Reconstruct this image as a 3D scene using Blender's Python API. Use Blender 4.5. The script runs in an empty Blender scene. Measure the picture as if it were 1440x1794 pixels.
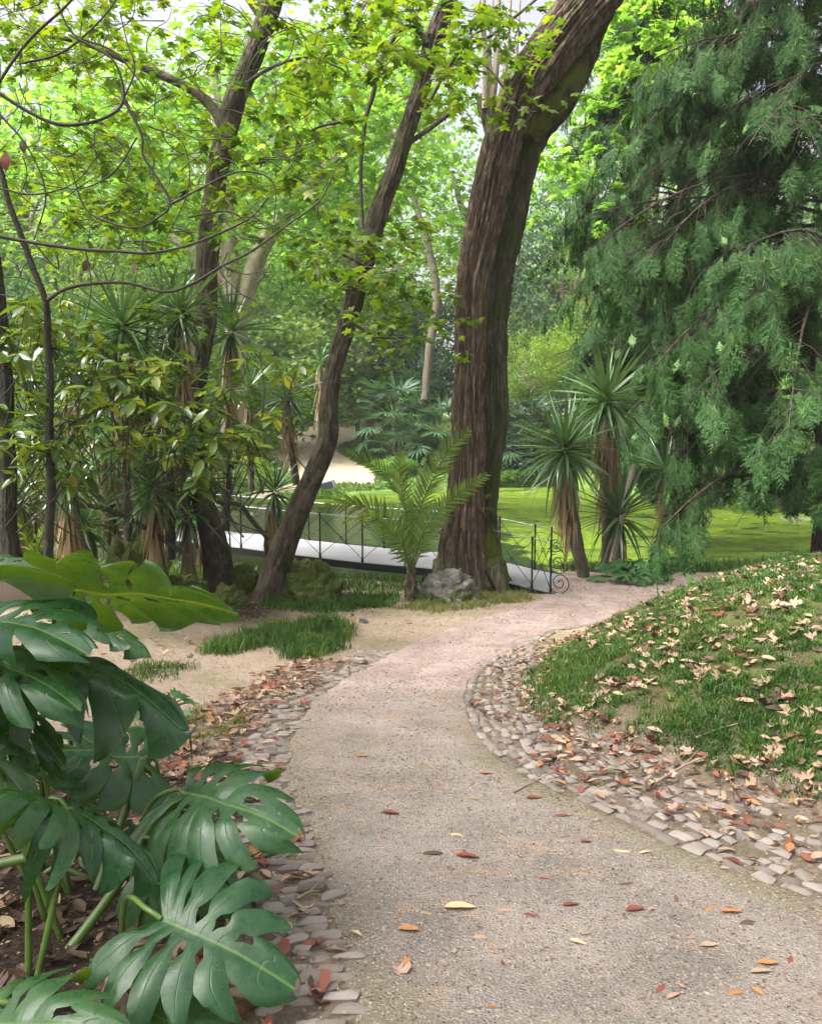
import bpy, bmesh, math, random
import numpy as np
from mathutils import Vector, Matrix

PI = math.pi
rng = np.random.default_rng(7)
random.seed(7)
S = bpy.context.scene
COL = S.collection

# ------------------------------------------------------------------ camera, sky, sun, exposure
FPX, CX, CY, HOR = 1442.0, 720.0, 897.0, 765.0
PITCH = math.atan((CY - HOR) / FPX)
EYE = np.array([0.0, 0.0, 1.6])
cam_d = bpy.data.cameras.new('camera')
cam = bpy.data.objects.new('camera', cam_d); COL.objects.link(cam)
cam.location = EYE; cam.rotation_euler = (PI/2 - PITCH, 0, 0)
cam_d.sensor_fit = 'HORIZONTAL'; cam_d.sensor_width = 36.0; cam_d.lens = 36.0*FPX/1440.0
cam_d.clip_start = 0.05; cam_d.clip_end = 2000
S.camera = cam

SUN_EL, SUN_AZ = math.radians(54), math.radians(-112)      # azimuth from +Y towards +X
world = bpy.data.worlds.new('World'); S.world = world; world.use_nodes = True
wn = world.node_tree.nodes; wl = world.node_tree.links
sky = wn.new('ShaderNodeTexSky'); sky.sky_type = 'NISHITA'; sky.sun_disc = False
sky.sun_elevation = SUN_EL; sky.sun_rotation = SUN_AZ
sky.air_density = 0.6; sky.dust_density = 9.0; sky.ozone_density = 0.2
wn['Background'].inputs[1].default_value = 0.15
hs = wn.new('ShaderNodeHueSaturation'); hs.inputs['Saturation'].default_value = .35        # overcast: nearly white
wl.new(sky.outputs[0], hs.inputs['Color']); wl.new(hs.outputs[0], wn['Background'].inputs[0])
sun_d = bpy.data.lights.new('sun', 'SUN'); sun_d.energy = 2.2; sun_d.angle = math.radians(24); sun_d.color = (1, .96, .89)
sun = bpy.data.objects.new('sun', sun_d); COL.objects.link(sun)
sdir = Vector((math.sin(SUN_AZ)*math.cos(SUN_EL), math.cos(SUN_AZ)*math.cos(SUN_EL), math.sin(SUN_EL)))
sun.rotation_euler = sdir.to_track_quat('Z', 'Y').to_euler()
S.view_settings.view_transform = 'Standard'; S.view_settings.look = 'None'
S.view_settings.gamma = 1; S.view_settings.use_curve_mapping = False
S.view_settings.exposure = 1.75
S.cycles.max_bounces = 7; S.cycles.diffuse_bounces = 4; S.cycles.glossy_bounces = 3
S.cycles.transmission_bounces = 5; S.cycles.caustics_reflective = False; S.cycles.caustics_refractive = False
S.cycles.use_denoising = True

# ------------------------------------------------------------------ helpers
cP, sP = math.cos(PITCH), math.sin(PITCH)
def raydir(px, py):
    u = (px - CX)/FPX; v = (CY - py)/FPX
    return np.array([u, cP + v*sP, -sP + v*cP])
def at(px, py, Y):
    d = raydir(px, py)
    return EYE + d*(Y/d[1])
def pxm(px, Y):            # pixels at a depth, in metres
    return px*Y/FPX

def hash3(ix, iy, iz, seed):
    h = (ix*374761393 + iy*668265263 + iz*2147483647 + seed*1274126177) & 0xFFFFFFFF
    h = ((h ^ (h >> 13))*1274126177) & 0xFFFFFFFF
    h = (h ^ (h >> 16)) & 0xFFFFFFFF
    return h.astype(np.float64)/4294967295.0
def vn(x, y, z=0.0, seed=0):
    x, y, z = np.broadcast_arrays(np.asarray(x, float), np.asarray(y, float), np.asarray(z, float))
    ix, iy, iz = np.floor(x).astype(np.int64), np.floor(y).astype(np.int64), np.floor(z).astype(np.int64)
    fx, fy, fz = x-ix, y-iy, z-iz
    fx = fx*fx*(3-2*fx); fy = fy*fy*(3-2*fy); fz = fz*fz*(3-2*fz)
    r = 0
    for dx in (0, 1):
        for dy in (0, 1):
            for dz in (0, 1):
                w = (fx if dx else 1-fx)*(fy if dy else 1-fy)*(fz if dz else 1-fz)
                r = r + w*hash3(ix+dx, iy+dy, iz+dz, seed)
    return r
def fbm(x, y, z=0.0, seed=0, o=3):
    r, a, s = 0, .5, 0
    for k in range(o):
        r = r + a*vn(np.asarray(x)*2**k, np.asarray(y)*2**k, np.asarray(z)*2**k, seed+k); s += a; a *= .5
    return r/s
def sstep(a, b, x):
    t = np.clip((np.asarray(x, float)-a)/(b-a), 0, 1); return t*t*(3-2*t)

class Geo:
    """collects vertices and polygons (with a material slot and uv) for ONE mesh object"""
    def __init__(s): s.V = []; s.F = []; s.M = []; s.UV = []; s.n = 0
    def add(s, V, F, m=0, uv=None):
        V = np.asarray(V, float).reshape(-1, 3); F = np.asarray(F, np.int64)
        if len(F) == 0: return
        s.V.append(V); s.F.append(F + s.n); s.M.append(np.full(len(F), m, np.int32))
        s.UV.append(np.zeros((len(V), 2)) if uv is None else np.asarray(uv, float)); s.n += len(V)
    def mesh(s, name, mats, smooth=True, col=None):
        V = np.concatenate(s.V); UV = np.concatenate(s.UV)
        me = bpy.data.meshes.new(name)
        sizes = np.concatenate([np.full(len(f), f.shape[1], np.int32) for f in s.F])
        loops = np.concatenate([f.ravel() for f in s.F]).astype(np.int32)
        me.vertices.add(len(V)); me.vertices.foreach_set('co', V.astype(np.float32).ravel())
        me.loops.add(len(loops)); me.loops.foreach_set('vertex_index', loops)
        st = np.concatenate([[0], np.cumsum(sizes)[:-1]]).astype(np.int32)
        me.polygons.add(len(sizes)); me.polygons.foreach_set('loop_start', st); me.polygons.foreach_set('loop_total', sizes)
        me.polygons.foreach_set('material_index', np.concatenate(s.M))
        me.polygons.foreach_set('use_smooth', np.full(len(sizes), smooth, bool))
        uvl = me.uv_layers.new(name='UVMap'); uvl.data.foreach_set('uv', UV[loops].astype(np.float32).ravel())
        if col is not None:
            ca = me.color_attributes.new('mask', 'FLOAT_COLOR', 'POINT'); ca.data.foreach_set('color', col.astype(np.float32).ravel())
        me.update(calc_edges=True)
        for m in (mats if isinstance(mats, (list, tuple)) else [mats]): me.materials.append(m)
        return me
    def build(s, name, mats, parent=None, smooth=True, col=None, **kw):
        return link(name, s.mesh(name, mats, smooth, col), parent, **kw)

def link(name, me, parent=None, loc=None, rot=None, scale=None, **kw):
    o = bpy.data.objects.new(name, me); COL.objects.link(o)
    if parent is not None: o.parent = parent
    if loc is not None: o.location = loc
    if rot is not None: o.rotation_euler = rot
    if scale is not None: o.scale = scale if hasattr(scale, '__len__') else (scale,)*3
    for k, v in kw.items(): o[k] = v
    return o
def thing(name, label, category, group=None, loc=(0, 0, 0), rot=None, scale=None):
    o = link(name, None, None, loc, rot, scale, label=label, category=category)
    o.empty_display_size = .1
    if group: o['group'] = group
    return o
def tag(o, label, category, group=None):
    o['label'] = label; o['category'] = category
    if group: o['group'] = group
    return o
def copy_tree(o, parent=None):
    c = o.copy(); COL.objects.link(c); c.parent = parent
    for ch in list(o.children): copy_tree(ch, c)
    return c

def nrm(a): return a/np.maximum(np.linalg.norm(a, axis=-1, keepdims=True), 1e-9)
def frames(d, n):
    """rotation matrices whose y axis is d and whose z axis is near n"""
    y = nrm(d); x = nrm(np.cross(y, n)); z = np.cross(x, y)
    return np.stack([x, y, z], -1)
def inst(T, pos, R, sc):
    """T = (verts, faces, uv?) placed N times"""
    V0, F0 = T[0], T[1]; N = len(pos)
    sc = np.asarray(sc, float)
    if sc.ndim == 0: sc = np.full(N, float(sc))
    if sc.ndim == 1: sc = sc[:, None]*np.ones(3)
    V = np.einsum('nij,nkj->nki', R, V0[None]*sc[:, None, :]) + pos[:, None, :]
    F = F0[None] + (np.arange(N)*len(V0))[:, None, None]
    return V.reshape(-1, 3), F.reshape(-1, F0.shape[1])
def instuv(T, N): return np.tile(T[2], (N, 1))

def catmull(P, n):
    P = np.asarray(P, float); k = len(P)
    if k == 2:
        t = np.linspace(0, 1, n)[:, None]; return P[0]*(1-t)+P[1]*t
    Q = np.vstack([2*P[0]-P[1], P, 2*P[-1]-P[-2]])
    d = np.concatenate([[0], np.cumsum(np.linalg.norm(np.diff(P[:, :3], axis=0), axis=1))]); 
    s = np.interp(np.linspace(0, d[-1], n), d, np.arange(k))
    i = np.minimum(s.astype(int), k-2); t = (s-i)[:, None]
    a, b, c, e = Q[i], Q[i+1], Q[i+2], Q[i+3]
    return .5*((2*b)+(-a+c)*t+(2*a-5*b+4*c-e)*t*t+(-a+3*b-3*c+e)*t**3)
def tube(geo, P, r, sides=6, n=None, m=0, bark=None, flare=0, cap=True):
    """a tube along P (k,3) with radii r; bark = (depth, ridges, length scale, seed)"""
    P = np.asarray(P, float); r = np.broadcast_to(np.asarray(r, float), (len(P),))
    A = np.hstack([P, r[:, None]])
    if n is None: n = max(len(P), 3)
    A = catmull(A, n) if n > 2 else A
    C, R = A[:, :3], np.maximum(A[:, 3], 1e-4)
    T = nrm(np.gradient(C, axis=0))
    u = np.array([1.0, 0, 0]) if abs(T[0, 0]) < .8 else np.array([0, 1.0, 0])
    U = np.zeros_like(C)
    for i in range(n):
        u = u - T[i]*np.dot(u, T[i]); u = u/max(np.linalg.norm(u), 1e-9); U[i] = u
    W = np.cross(T, U)
    th = np.linspace(0, 2*PI, sides, endpoint=False)
    s = np.concatenate([[0], np.cumsum(np.linalg.norm(np.diff(C, axis=0), axis=1))])
    rr = R[:, None]*np.ones(sides)[None]
    if bark:
        amp, rid, ls, seed = bark
        cx, sx = np.cos(th)[None], np.sin(th)[None]
        wob = fbm(cx*1.5+5, sx*1.5+5, s[:, None]*.8, seed+9)*3
        q = np.abs(vn(cx*rid/3+wob+20, sx*rid/3+20, s[:, None]*ls, seed)*2-1)
        q2 = vn(cx*rid+30, sx*rid+30, s[:, None]*ls*3, seed+1)
        lump = fbm(cx*1.2+9, sx*1.2+9, s[:, None]*1.6, seed+2)
        plates = vn(cx*rid*.45+3, sx*rid*.45+3, s[:, None]*ls*1.3, seed+4)
        hc = np.abs(vn(cx*rid*.3+11, sx*rid*.3+11, s[:, None]*max(2.2, ls*3)+wob, seed+6)*2-1)
        step = sstep(.42, .56, vn(cx*rid*.7+17, sx*rid*.7+17, s[:, None]*max(1.6, ls*2), seed+7))
        rr = rr*.92 + amp*(.5*(vn(cx*rid*1.6+41, sx*rid*1.6+41, s[:, None]*9, seed+11)-.5)) + amp*(-1.2*np.exp(-(q/.22)**2) + .35*q2 + .3*plates + .45*step - .55*np.exp(-(hc/.10)**2) - .35) + R[:, None]*(lump-.5)*.3
    if flare:
        rr = rr*(1+flare*np.exp(-s/(R[0]*1.1))[:, None]*(.55+.45*np.cos(th*5+1)[None]))
    V = C[:, None]+rr[..., None]*(np.cos(th)[None, :, None]*U[:, None]+np.sin(th)[None, :, None]*W[:, None])
    i = np.arange(n-1)[:, None]*sides; j = np.arange(sides)[None]; k = (j+1) % sides
    F = np.stack([i+j, i+k, i+sides+k, i+sides+j], -1).reshape(-1, 4)
    uv = np.stack([np.broadcast_to((th*R.mean())[None], (n, sides)), np.broadcast_to(s[:, None], (n, sides))], -1).reshape(-1, 2)
    geo.add(V.reshape(-1, 3), F, m, uv)
    if cap:
        g0 = geo.n
        c = C[-1]+T[-1]*R[-1]*.3
        ring = V[-1]
        geo.add(np.vstack([ring, c]), np.stack([np.arange(sides), (np.arange(sides)+1) % sides, np.full(sides, sides)], -1), m)
    return C, R
def pxpath(pts, Y, jit=0):
    """(px, py[, depth offset]) -> world points"""
    return np.array([at(p[0], p[1], Y+(p[2] if len(p) > 2 else 0)) for p in pts])

# ------------------------------------------------------------------ materials
def mat(name):
    m = bpy.data.materials.new(name); m.use_nodes = True
    return m, m.node_tree.nodes, m.node_tree.links, m.node_tree.nodes['Principled BSDF']
def ramp(n, stops):
    r = n.new('ShaderNodeValToRGB'); e = r.color_ramp.elements
    while len(e) < len(stops): e.new(.5)
    for el, (p, c) in zip(e, stops): el.position = p; el.color = (*c, 1)
    return r
def noise(n, l, scale, detail=4, rough=.6, vec=None, stretch=None, coord='Object', dist=0):
    t = n.new('ShaderNodeTexNoise'); t.inputs['Scale'].default_value = scale
    t.inputs['Detail'].default_value = detail; t.inputs['Roughness'].default_value = rough; t.inputs['Distortion'].default_value = dist
    if vec is None:
        tc = n.new('ShaderNodeTexCoord'); vec = tc.outputs[coord]
    if stretch:
        mp = n.new('ShaderNodeMapping'); mp.inputs['Scale'].default_value = stretch; l.new(vec, mp.inputs[0]); vec = mp.outputs[0]
    l.new(vec, t.inputs['Vector']); return t
def mix(n, l, fac, a, b, mode='MIX'):
    x = n.new('ShaderNodeMix'); x.data_type = 'RGBA'; x.blend_type = mode
    for sock, v in ((x.inputs[0], fac), (x.inputs[6], a), (x.inputs[7], b)):
        if hasattr(v, 'is_output'): l.new(v, sock)
        elif isinstance(v, (int, float)): sock.default_value = v
        else: sock.default_value = (*v, 1)
    return x.outputs[2]
def math_(n, l, op, a, b=None, c=None, clamp=False):
    x = n.new('ShaderNodeMath'); x.operation = op; x.use_clamp = clamp
    for s, v in zip(x.inputs, (a, b, c)):
        if v is None: continue
        if hasattr(v, 'is_output'): l.new(v, s)
        else: s.default_value = v
    return x.outputs[0]
def bump(n, l, b, h, strength=.5, dist=.02):
    bp = n.new('ShaderNodeBump'); bp.inputs['Strength'].default_value = strength; bp.inputs['Distance'].default_value = dist
    l.new(h, bp.inputs['Height']); l.new(bp.outputs[0], b.inputs['Normal']); return bp

def leaf_mat(name, cols, trans=.35, rough=.45, tcol=None, spec=.4, clump=.6, back=None):
    m, n, l, b = mat(name)
    g = n.new('ShaderNodeNewGeometry')
    ns = noise(n, l, clump, 2, .5)
    f = math_(n, l, 'ADD', math_(n, l, 'MULTIPLY', g.outputs['Random Per Island'], .6), math_(n, l, 'MULTIPLY', math_(n, l, 'SUBTRACT', ns.outputs[0], .25), .8), clamp=True)
    k = len(cols)
    r = ramp(n, [(i/(k-1)*.9+.05, c) for i, c in enumerate(cols)]); l.new(f, r.inputs[0])
    c = r.outputs[0]
    if back: c = mix(n, l, g.outputs['Backfacing'], c, back)
    l.new(c, b.inputs['Base Color']); b.inputs['Roughness'].default_value = rough; b.inputs['Specular IOR Level'].default_value = spec
    t = n.new('ShaderNodeBsdfTranslucent')
    tc = mix(n, l, 1.0, c, tcol or (1.5, 1.35, .5), 'MULTIPLY'); l.new(tc, t.inputs[0])
    ms = n.new('ShaderNodeMixShader'); ms.inputs[0].default_value = trans
    l.new(b.outputs[0], ms.inputs[1]); l.new(t.outputs[0], ms.inputs[2]); l.new(ms.outputs[0], n['Material Output'].inputs[0])
    return m
def bark_mat(name, dark, mid, light, moss=0.0, stretch=(14, 14, 2.2), spots=None, mossc=(.075, .10, .02)):
    m, n, l, b = mat(name)
    a = noise(n, l, 1.0, 6, .7, stretch=stretch, dist=.8)
    a2 = noise(n, l, 2.2, 4, .6)
    r = ramp(n, [(.3, dark), (.48, mid), (.68, light)]); l.new(a.outputs[0], r.inputs[0])
    c = mix(n, l, math_(n, l, 'MULTIPLY', math_(n, l, 'SUBTRACT', a2.outputs[0], .45, clamp=True), 2.2), r.outputs[0], mid)
    if spots:
        s_ = noise(n, l, 5.5, 3, .5); rs = ramp(n, [(.52, (0, 0, 0)), (.58, (1, 1, 1))]); l.new(s_.outputs[0], rs.inputs[0])
        c = mix(n, l, rs.outputs[0], c, spots)
    if moss > 0:
        mn = noise(n, l, 1.7, 5, .75)
        rm = ramp(n, [(.62-moss*.3, (0, 0, 0)), (.76-moss*.3, (1, 1, 1))]); l.new(mn.outputs[0], rm.inputs[0])
        c = mix(n, l, math_(n, l, 'MULTIPLY', rm.outputs[0], .85), c, mossc)
    l.new(c, b.inputs['Base Color']); b.inputs['Roughness'].default_value = .85; b.inputs['Specular IOR Level'].default_value = .2
    fine = noise(n, l, 1.0, 8, .75, stretch=tuple(q*3 for q in stretch))
    bump(n, l, b, math_(n, l, 'ADD', a.outputs[0], fine.outputs[0]), 1.0, .05)
    return m
def haze_box():
    bm = bmesh.new(); bmesh.ops.create_cube(bm, size=1); me = bpy.data.meshes.new('haze'); bm.to_mesh(me); bm.free()
    m = bpy.data.materials.new('pale_air'); m.use_nodes = True; n = m.node_tree.nodes; n.clear(); o = n.new('ShaderNodeOutputMaterial'); v = n.new('ShaderNodeVolumePrincipled')
    v.inputs['Density'].default_value = .0006; v.inputs['Color'].default_value = (.92, .96, .92, 1); m.node_tree.links.new(v.outputs[0], o.inputs['Volume']); me.materials.append(m)
    h = bpy.data.objects.new('haze', me); COL.objects.link(h); h.location = (0, 120, 22); h.scale = (420, 380, 50); h['kind'] = 'stuff'; h['label'] = 'thin pale haze in the air of the garden'
haze_box()
def flat_mat(name, c, rough=.6, metal=0, var=.25, sc=8):
    m, n, l, b = mat(name)
    ns = noise(n, l, sc, 5, .65)
    d = tuple(x*(1-var) for x in c); e = tuple(min(1, x*(1+var)) for x in c)
    r = ramp(n, [(.3, d), (.7, e)]); l.new(ns.outputs[0], r.inputs[0]); l.new(r.outputs[0], b.inputs['Base Color'])
    b.inputs['Roughness'].default_value = rough; b.inputs['Metallic'].default_value = metal
    bump(n, l, b, ns.outputs[0], .25, .01)
    return m

M_bark_big = bark_mat('shaggy_brown_bark', (.026, .019, .013), (.125, .09, .064), (.31, .25, .19), .22, (13, 13, 3.0))
M_bark_back = bark_mat('grey_brown_bark', (.026, .022, .016), (.095, .083, .062), (.25, .225, .175), .55, (13, 13, 3.2))
M_bark_moss = bark_mat('mossy_bark', (.02, .018, .01), (.06, .055, .025), (.13, .12, .06), .8, (12, 12, 4), mossc=(.13, .155, .025))
M_bark_slim = bark_mat('rough_grey_bark', (.022, .018, .013), (.075, .06, .045), (.17, .14, .11), .35, (10, 10, 3.0), spots=(.13, .105, .08))
M_bark_pale = bark_mat('pale_plane_bark', (.22, .18, .13), (.36, .31, .24), (.50, .46, .38), .0, (3, 3, 1.2), spots=(.30, .26, .18))
M_bark_smooth = bark_mat('smooth_olive_bark', (.03, .03, .022), (.06, .058, .042), (.11, .105, .08), .2, (16, 16, 12))
M_bark_conifer = bark_mat('conifer_bark', (.03, .022, .018), (.08, .062, .05), (.17, .14, .12), .1, (14, 14, 3))
M_bark_far = bark_mat('distant_bark', (.05, .042, .03), (.11, .09, .07), (.18, .16, .12), .15, (8, 8, 2))
M_twig = flat_mat('dark_twig', (.035, .026, .02), .8)
M_maple = leaf_mat('maple_leaf', [(.03, .075, .01), (.07, .13, .014), (.13, .19, .018), (.22, .25, .028)], .5, .5, (1.35, 1.45, .35))
M_plane = leaf_mat('plane_leaf', [(.06, .15, .03), (.11, .22, .045), (.18, .31, .065), (.26, .37, .09)], .55, .5, (1.6, 1.7, .75), clump=.25)
M_midgreen = leaf_mat('mid_green_leaf', [(.045, .11, .035), (.085, .165, .05), (.14, .23, .07), (.19, .29, .09)], .5, .5, clump=.3)
M_blue = leaf_mat('blue_green_leaf', [(.03, .07, .035), (.05, .105, .055), (.08, .15, .08), (.13, .20, .11)], .45, .5, (1.2, 1.4, .7), clump=.4)
M_yellowg = leaf_mat('yellow_green_leaf', [(.08, .15, .02), (.14, .23, .03), (.21, .31, .045), (.28, .36, .07)], .5, .5, (1.3, 1.4, .6), clump=.5)
M_conifer = leaf_mat('conifer_needle', [(.008, .028, .006), (.019, .055, .012), (.042, .092, .02), (.10, .175, .045)], .28, .65, (1.2, 1.4, .35), spec=.12, clump=1.8, back=(.034, .08, .028))
M_conifer_tip = leaf_mat('fresh_conifer_tip', [(.10, .22, .06), (.17, .32, .08)], .35, .45)
M_magnolia = leaf_mat('glossy_oval_leaf', [(.025, .075, .02), (.055, .115, .024), (.12, .18, .028), (.26, .28, .035)], .35, .25, (1.6, 1.4, .4), spec=.6, clump=1.2)
M_yucca = leaf_mat('yucca_blade', [(.025, .075, .028), (.055, .125, .05), (.10, .18, .07), (.20, .28, .13)], .22, .22, (1.4, 1.4, .6), spec=.8, clump=3)
M_deadblade = leaf_mat('dry_yucca_blade', [(.13, .08, .045), (.24, .16, .09), (.36, .27, .16), (.38, .25, .07)], .25, .7, (1.3, 1.1, .7))
M_palm = leaf_mat('date_palm_leaflet', [(.06, .13, .03), (.11, .20, .04), (.17, .27, .055), (.22, .30, .09)], .4, .38, spec=.5, clump=2)
M_fan = leaf_mat('fan_palm_blade', [(.035, .085, .045), (.06, .125, .065), (.09, .17, .085), (.14, .21, .11)], .3, .4, (1.2, 1.3, .7), clump=.5)
M_grass = leaf_mat('grass_blade', [(.018, .06, .014), (.035, .10, .02), (.08, .16, .026), (.18, .24, .05)], .35, .5, clump=2.4)
M_grass2 = leaf_mat('dry_grass_blade', [(.10, .15, .03), (.20, .22, .07), (.32, .29, .14)], .35, .6, clump=2)
M_fern = leaf_mat('ground_plant_leaf', [(.03, .09, .03), (.06, .15, .05), (.10, .22, .08)], .3, .35, clump=2)
M_petiole = flat_mat('petiole_green', (.075, .13, .025), .4, var=.35, sc=12)
M_iron = flat_mat('black_iron', (.012, .013, .014), .4, .3)
M_deck = flat_mat('pale_concrete_deck', (.245, .24, .262), .75, var=.07, sc=3)
M_steelrail = flat_mat('thin_grey_rail', (.30, .32, .31), .4, .6)
M_rockm = None

# monstera leaf: glossy blade with pale veins
def monstera_mat():
    m, n, l, b = mat('monstera_blade')
    tc = n.new('ShaderNodeTexCoord'); sp = n.new('ShaderNodeSeparateXYZ'); l.new(tc.outputs['UV'], sp.inputs[0])
    g = n.new('ShaderNodeNewGeometry')
    v = math_(n, l, 'ABSOLUTE', math_(n, l, 'SUBTRACT', sp.outputs[0], .5))
    vein = ramp(n, [(0.0, (1, 1, 1)), (.028, (0, 0, 0))]); l.new(v, vein.inputs[0])
    mid = ramp(n, [(0.012, (1, 1, 1)), (.028, (0, 0, 0))]); l.new(sp.outputs[1], mid.inputs[0])
    ns = noise(n, l, 9, 5, .6)
    ob = n.new('ShaderNodeObjectInfo')
    rr = ramp(n, [(.15, (.007, .036, .012)), (.5, (.024, .085, .028)), (.95, (.07, .155, .045))])
    l.new(math_(n, l, 'ADD', math_(n, l, 'MULTIPLY', ns.outputs[0], .7), math_(n, l, 'MULTIPLY', ob.outputs['Random'], .4)), rr.inputs[0])
    c = mix(n, l, math_(n, l, 'MULTIPLY', vein.outputs[0], .4), rr.outputs[0], (.05, .13, .04))
    c = mix(n, l, math_(n, l, 'MULTIPLY', mid.outputs[0], .8), c, (.11, .20, .055))
    # scars and specks
    sc_ = noise(n, l, 60, 2, .5); sr = ramp(n, [(.70, (0, 0, 0)), (.73, (1, 1, 1))]); l.new(sc_.outputs[0], sr.inputs[0])
    c = mix(n, l, math_(n, l, 'MULTIPLY', sr.outputs[0], .5), c, (.25, .27, .12))
    back = mix(n, l, .7, c, (.05, .11, .02))
    c2 = mix(n, l, g.outputs['Backfacing'], c, back)
    l.new(c2, b.inputs['Base Color'])
    ro = ramp(n, [(.3, (.22,)*3), (.7, (.42,)*3)]); l.new(ns.outputs[0], ro.inputs[0]); l.new(ro.outputs[0], b.inputs['Roughness'])
    b.inputs['Specular IOR Level'].default_value = .55
    tr = n.new('ShaderNodeBsdfTranslucent'); l.new(mix(n, l, 1.0, c, (4.2, 2.4, .4), 'MULTIPLY'), tr.inputs[0])
    ms = n.new('ShaderNodeMixShader'); ms.inputs[0].default_value = .3
    l.new(b.outputs[0], ms.inputs[1]); l.new(tr.outputs[0], ms.inputs[2]); l.new(ms.outputs[0], n['Material Output'].inputs[0])
    fv = math_(n, l, 'MULTIPLY', math_(n, l, 'SINE', math_(n, l, 'ADD', math_(n, l, 'MULTIPLY', sp.outputs[1], 95), math_(n, l, 'MULTIPLY', v, -26))), .02)
    hv = math_(n, l, 'SUBTRACT', math_(n, l, 'ADD', fv, ns.outputs[0]), math_(n, l, 'MULTIPLY', vein.outputs[0], .6))
    bump(n, l, b, hv, .35, .006)
    return m
M_monstera = monstera_mat()

# ------------------------------------------------------------------ terrain
BY = [-30, -5, 0, 2.4, 4, 5.5, 8, 10, 12, 14, 500]
BZ = [.3, .16, .08, -.10, -.24, -.38, -.6, -.78, -.89, -.92, -.92]
def base_z(y):
    y = np.asarray(y, float)
    return (np.interp(y-.4, BY, BZ)+np.interp(y, BY, BZ)+np.interp(y+.4, BY, BZ))/3
def on_base(px, py):
    d = raydir(px, py); t = np.linspace(1, 60, 6000)
    z = 1.6+d[2]*t-base_z(d[1]*t); i = int(np.argmax(z < 0)); return (d[0]*t[i], d[1]*t[i])
def dist_poly(x, y, P, closed=False):
    P = np.asarray(P, float); Q = np.roll(P, -1, 0) if closed else P[1:]; A = P if closed else P[:-1]
    best = np.full(np.shape(x), 1e9)
    for a, b in zip(A, Q):
        ab = b-a; t = np.clip(((x-a[0])*ab[0]+(y-a[1])*ab[1])/max(ab@ab, 1e-9), 0, 1)
        best = np.minimum(best, np.hypot(x-a[0]-t*ab[0], y-a[1]-t*ab[1]))
    return best
def inside(x, y, P):
    P = np.asarray(P, float); r = np.zeros(np.shape(x), bool); j = len(P)-1
    for i in range(len(P)):
        yi, yj = P[i, 1], P[j, 1]
        c = ((yi > y) != (yj > y)) & (x < (P[j, 0]-P[i, 0])*(y-yi)/((yj-yi) if yj != yi else 1e-9)+P[i, 0])
        r ^= c; j = i
    return r
MB = [on_base(*p) for p in ((1700, 1560), (1440, 1440), (1250, 1372), (1080, 1325), (985, 1280), (920, 1235), (903, 1190), (960, 1135), (1050, 1092), (1150, 1062), (1245, 1036))]
MOUND = MB + [(8, 13.6), (16, 14.5), (30, 12), (30, -6), (4, -6), (3.2, 0)]
POND = [(-14, 20), (-9, 17.6), (-5, 16.6), (-2, 15.2), (0, 14.5), (1.9, 14.3), (2.9, 16.2), (4.8, 16.0), (6.8, 16.6), (9, 18.5), (11.5, 22), (13, 26), (12, 31), (11, 39), (8, 46), (4.5, 46), (0, 39), (-3, 36.5), (-7, 36), (-9, 30), (-13, 27)]
def terr(x, y):
    x, y = np.broadcast_arrays(np.asarray(x, float), np.asarray(y, float))
    z = base_z(y)
    # far side rises into a hill
    far = sstep(34, 48, y)
    z = z-.1*sstep(16, 20, y) + np.maximum(0, y-37)*.115*far - np.maximum(0, y-75)*.085
    # grassy mound on the right
    ins = inside(x, y, MOUND); d = dist_poly(x, y, MOUND, True)
    g = 1.12*(1-np.exp(-(d/1.55)**1.35))
    z = z+np.where(ins, g, 0)
    # left bank a little higher, bumpy
    z = z+.25*sstep(-1.6, -4.5, x)*sstep(16, 9, y)*sstep(2, 4, y)
    # pond basin
    pi_ = inside(x, y, POND); pd = dist_poly(x, y, POND, True); sd = np.where(pi_, pd, -pd)
    z = z + (np.minimum(z, -1.75)-z)*sstep(-.35, .5, sd)
    bumpy = (fbm(x*1.3, y*1.3, 0, 3)-.5)*.07+(fbm(x*6, y*6, 0, 5)-.5)*.03
    onpath = path_mask(x, y)
    z = z+bumpy*(1-.85*onpath)*(1-sstep(-.2, .4, sd))
    return z
LE = [on_base(*p) for p in ((640, 1900), (628, 1794), (606, 1660), (578, 1590), (552, 1510), (518, 1425), (500, 1365), (508, 1295), (545, 1232), (600, 1190), (680, 1147), (790, 1102), (880, 1072), (950, 1050))]
RE = [on_base(*p) for p in ((1640, 1660), (1440, 1588), (1300, 1532), (1160, 1475), (1010, 1408), (930, 1368), (862, 1322), (827, 1282), (812, 1232), (822, 1190), (872, 1150), (955, 1108), (1060, 1086), (1150, 1062))]
PATH = LE + [(2.2, 13.05), (2.4, 14.9), (4.2, 14.6), (7.5, 14.6), (9.5, 14.0)] + RE[::-1] + [(2.2, 0.5), (1.5, -3), (-.6, -3), (-.35, 1)]
def path_mask(x, y):
    i_ = inside(x, y, PATH); d = dist_poly(x, y, PATH, True); return sstep(-.12, .12, np.where(i_, d, -d))
def ground_hit(px, py, tmax=120):
    d = raydir(px, py); t = np.concatenate([np.linspace(1, 20, 1600), np.linspace(20, tmax, 1600)])
    z = 1.6+d[2]*t-terr(d[0]*t, d[1]*t); i = int(np.argmax(z < 0))
    if i == 0: i = len(t)-1
    return np.array([d[0]*t[i], d[1]*t[i], 1.6+d[2]*t[i]])
def gz(x, y): return float(terr(np.array([x]), np.array([y]))[0])
def gpt(x, y, dz=0): return np.array([x, y, gz(x, y)+dz])

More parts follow.
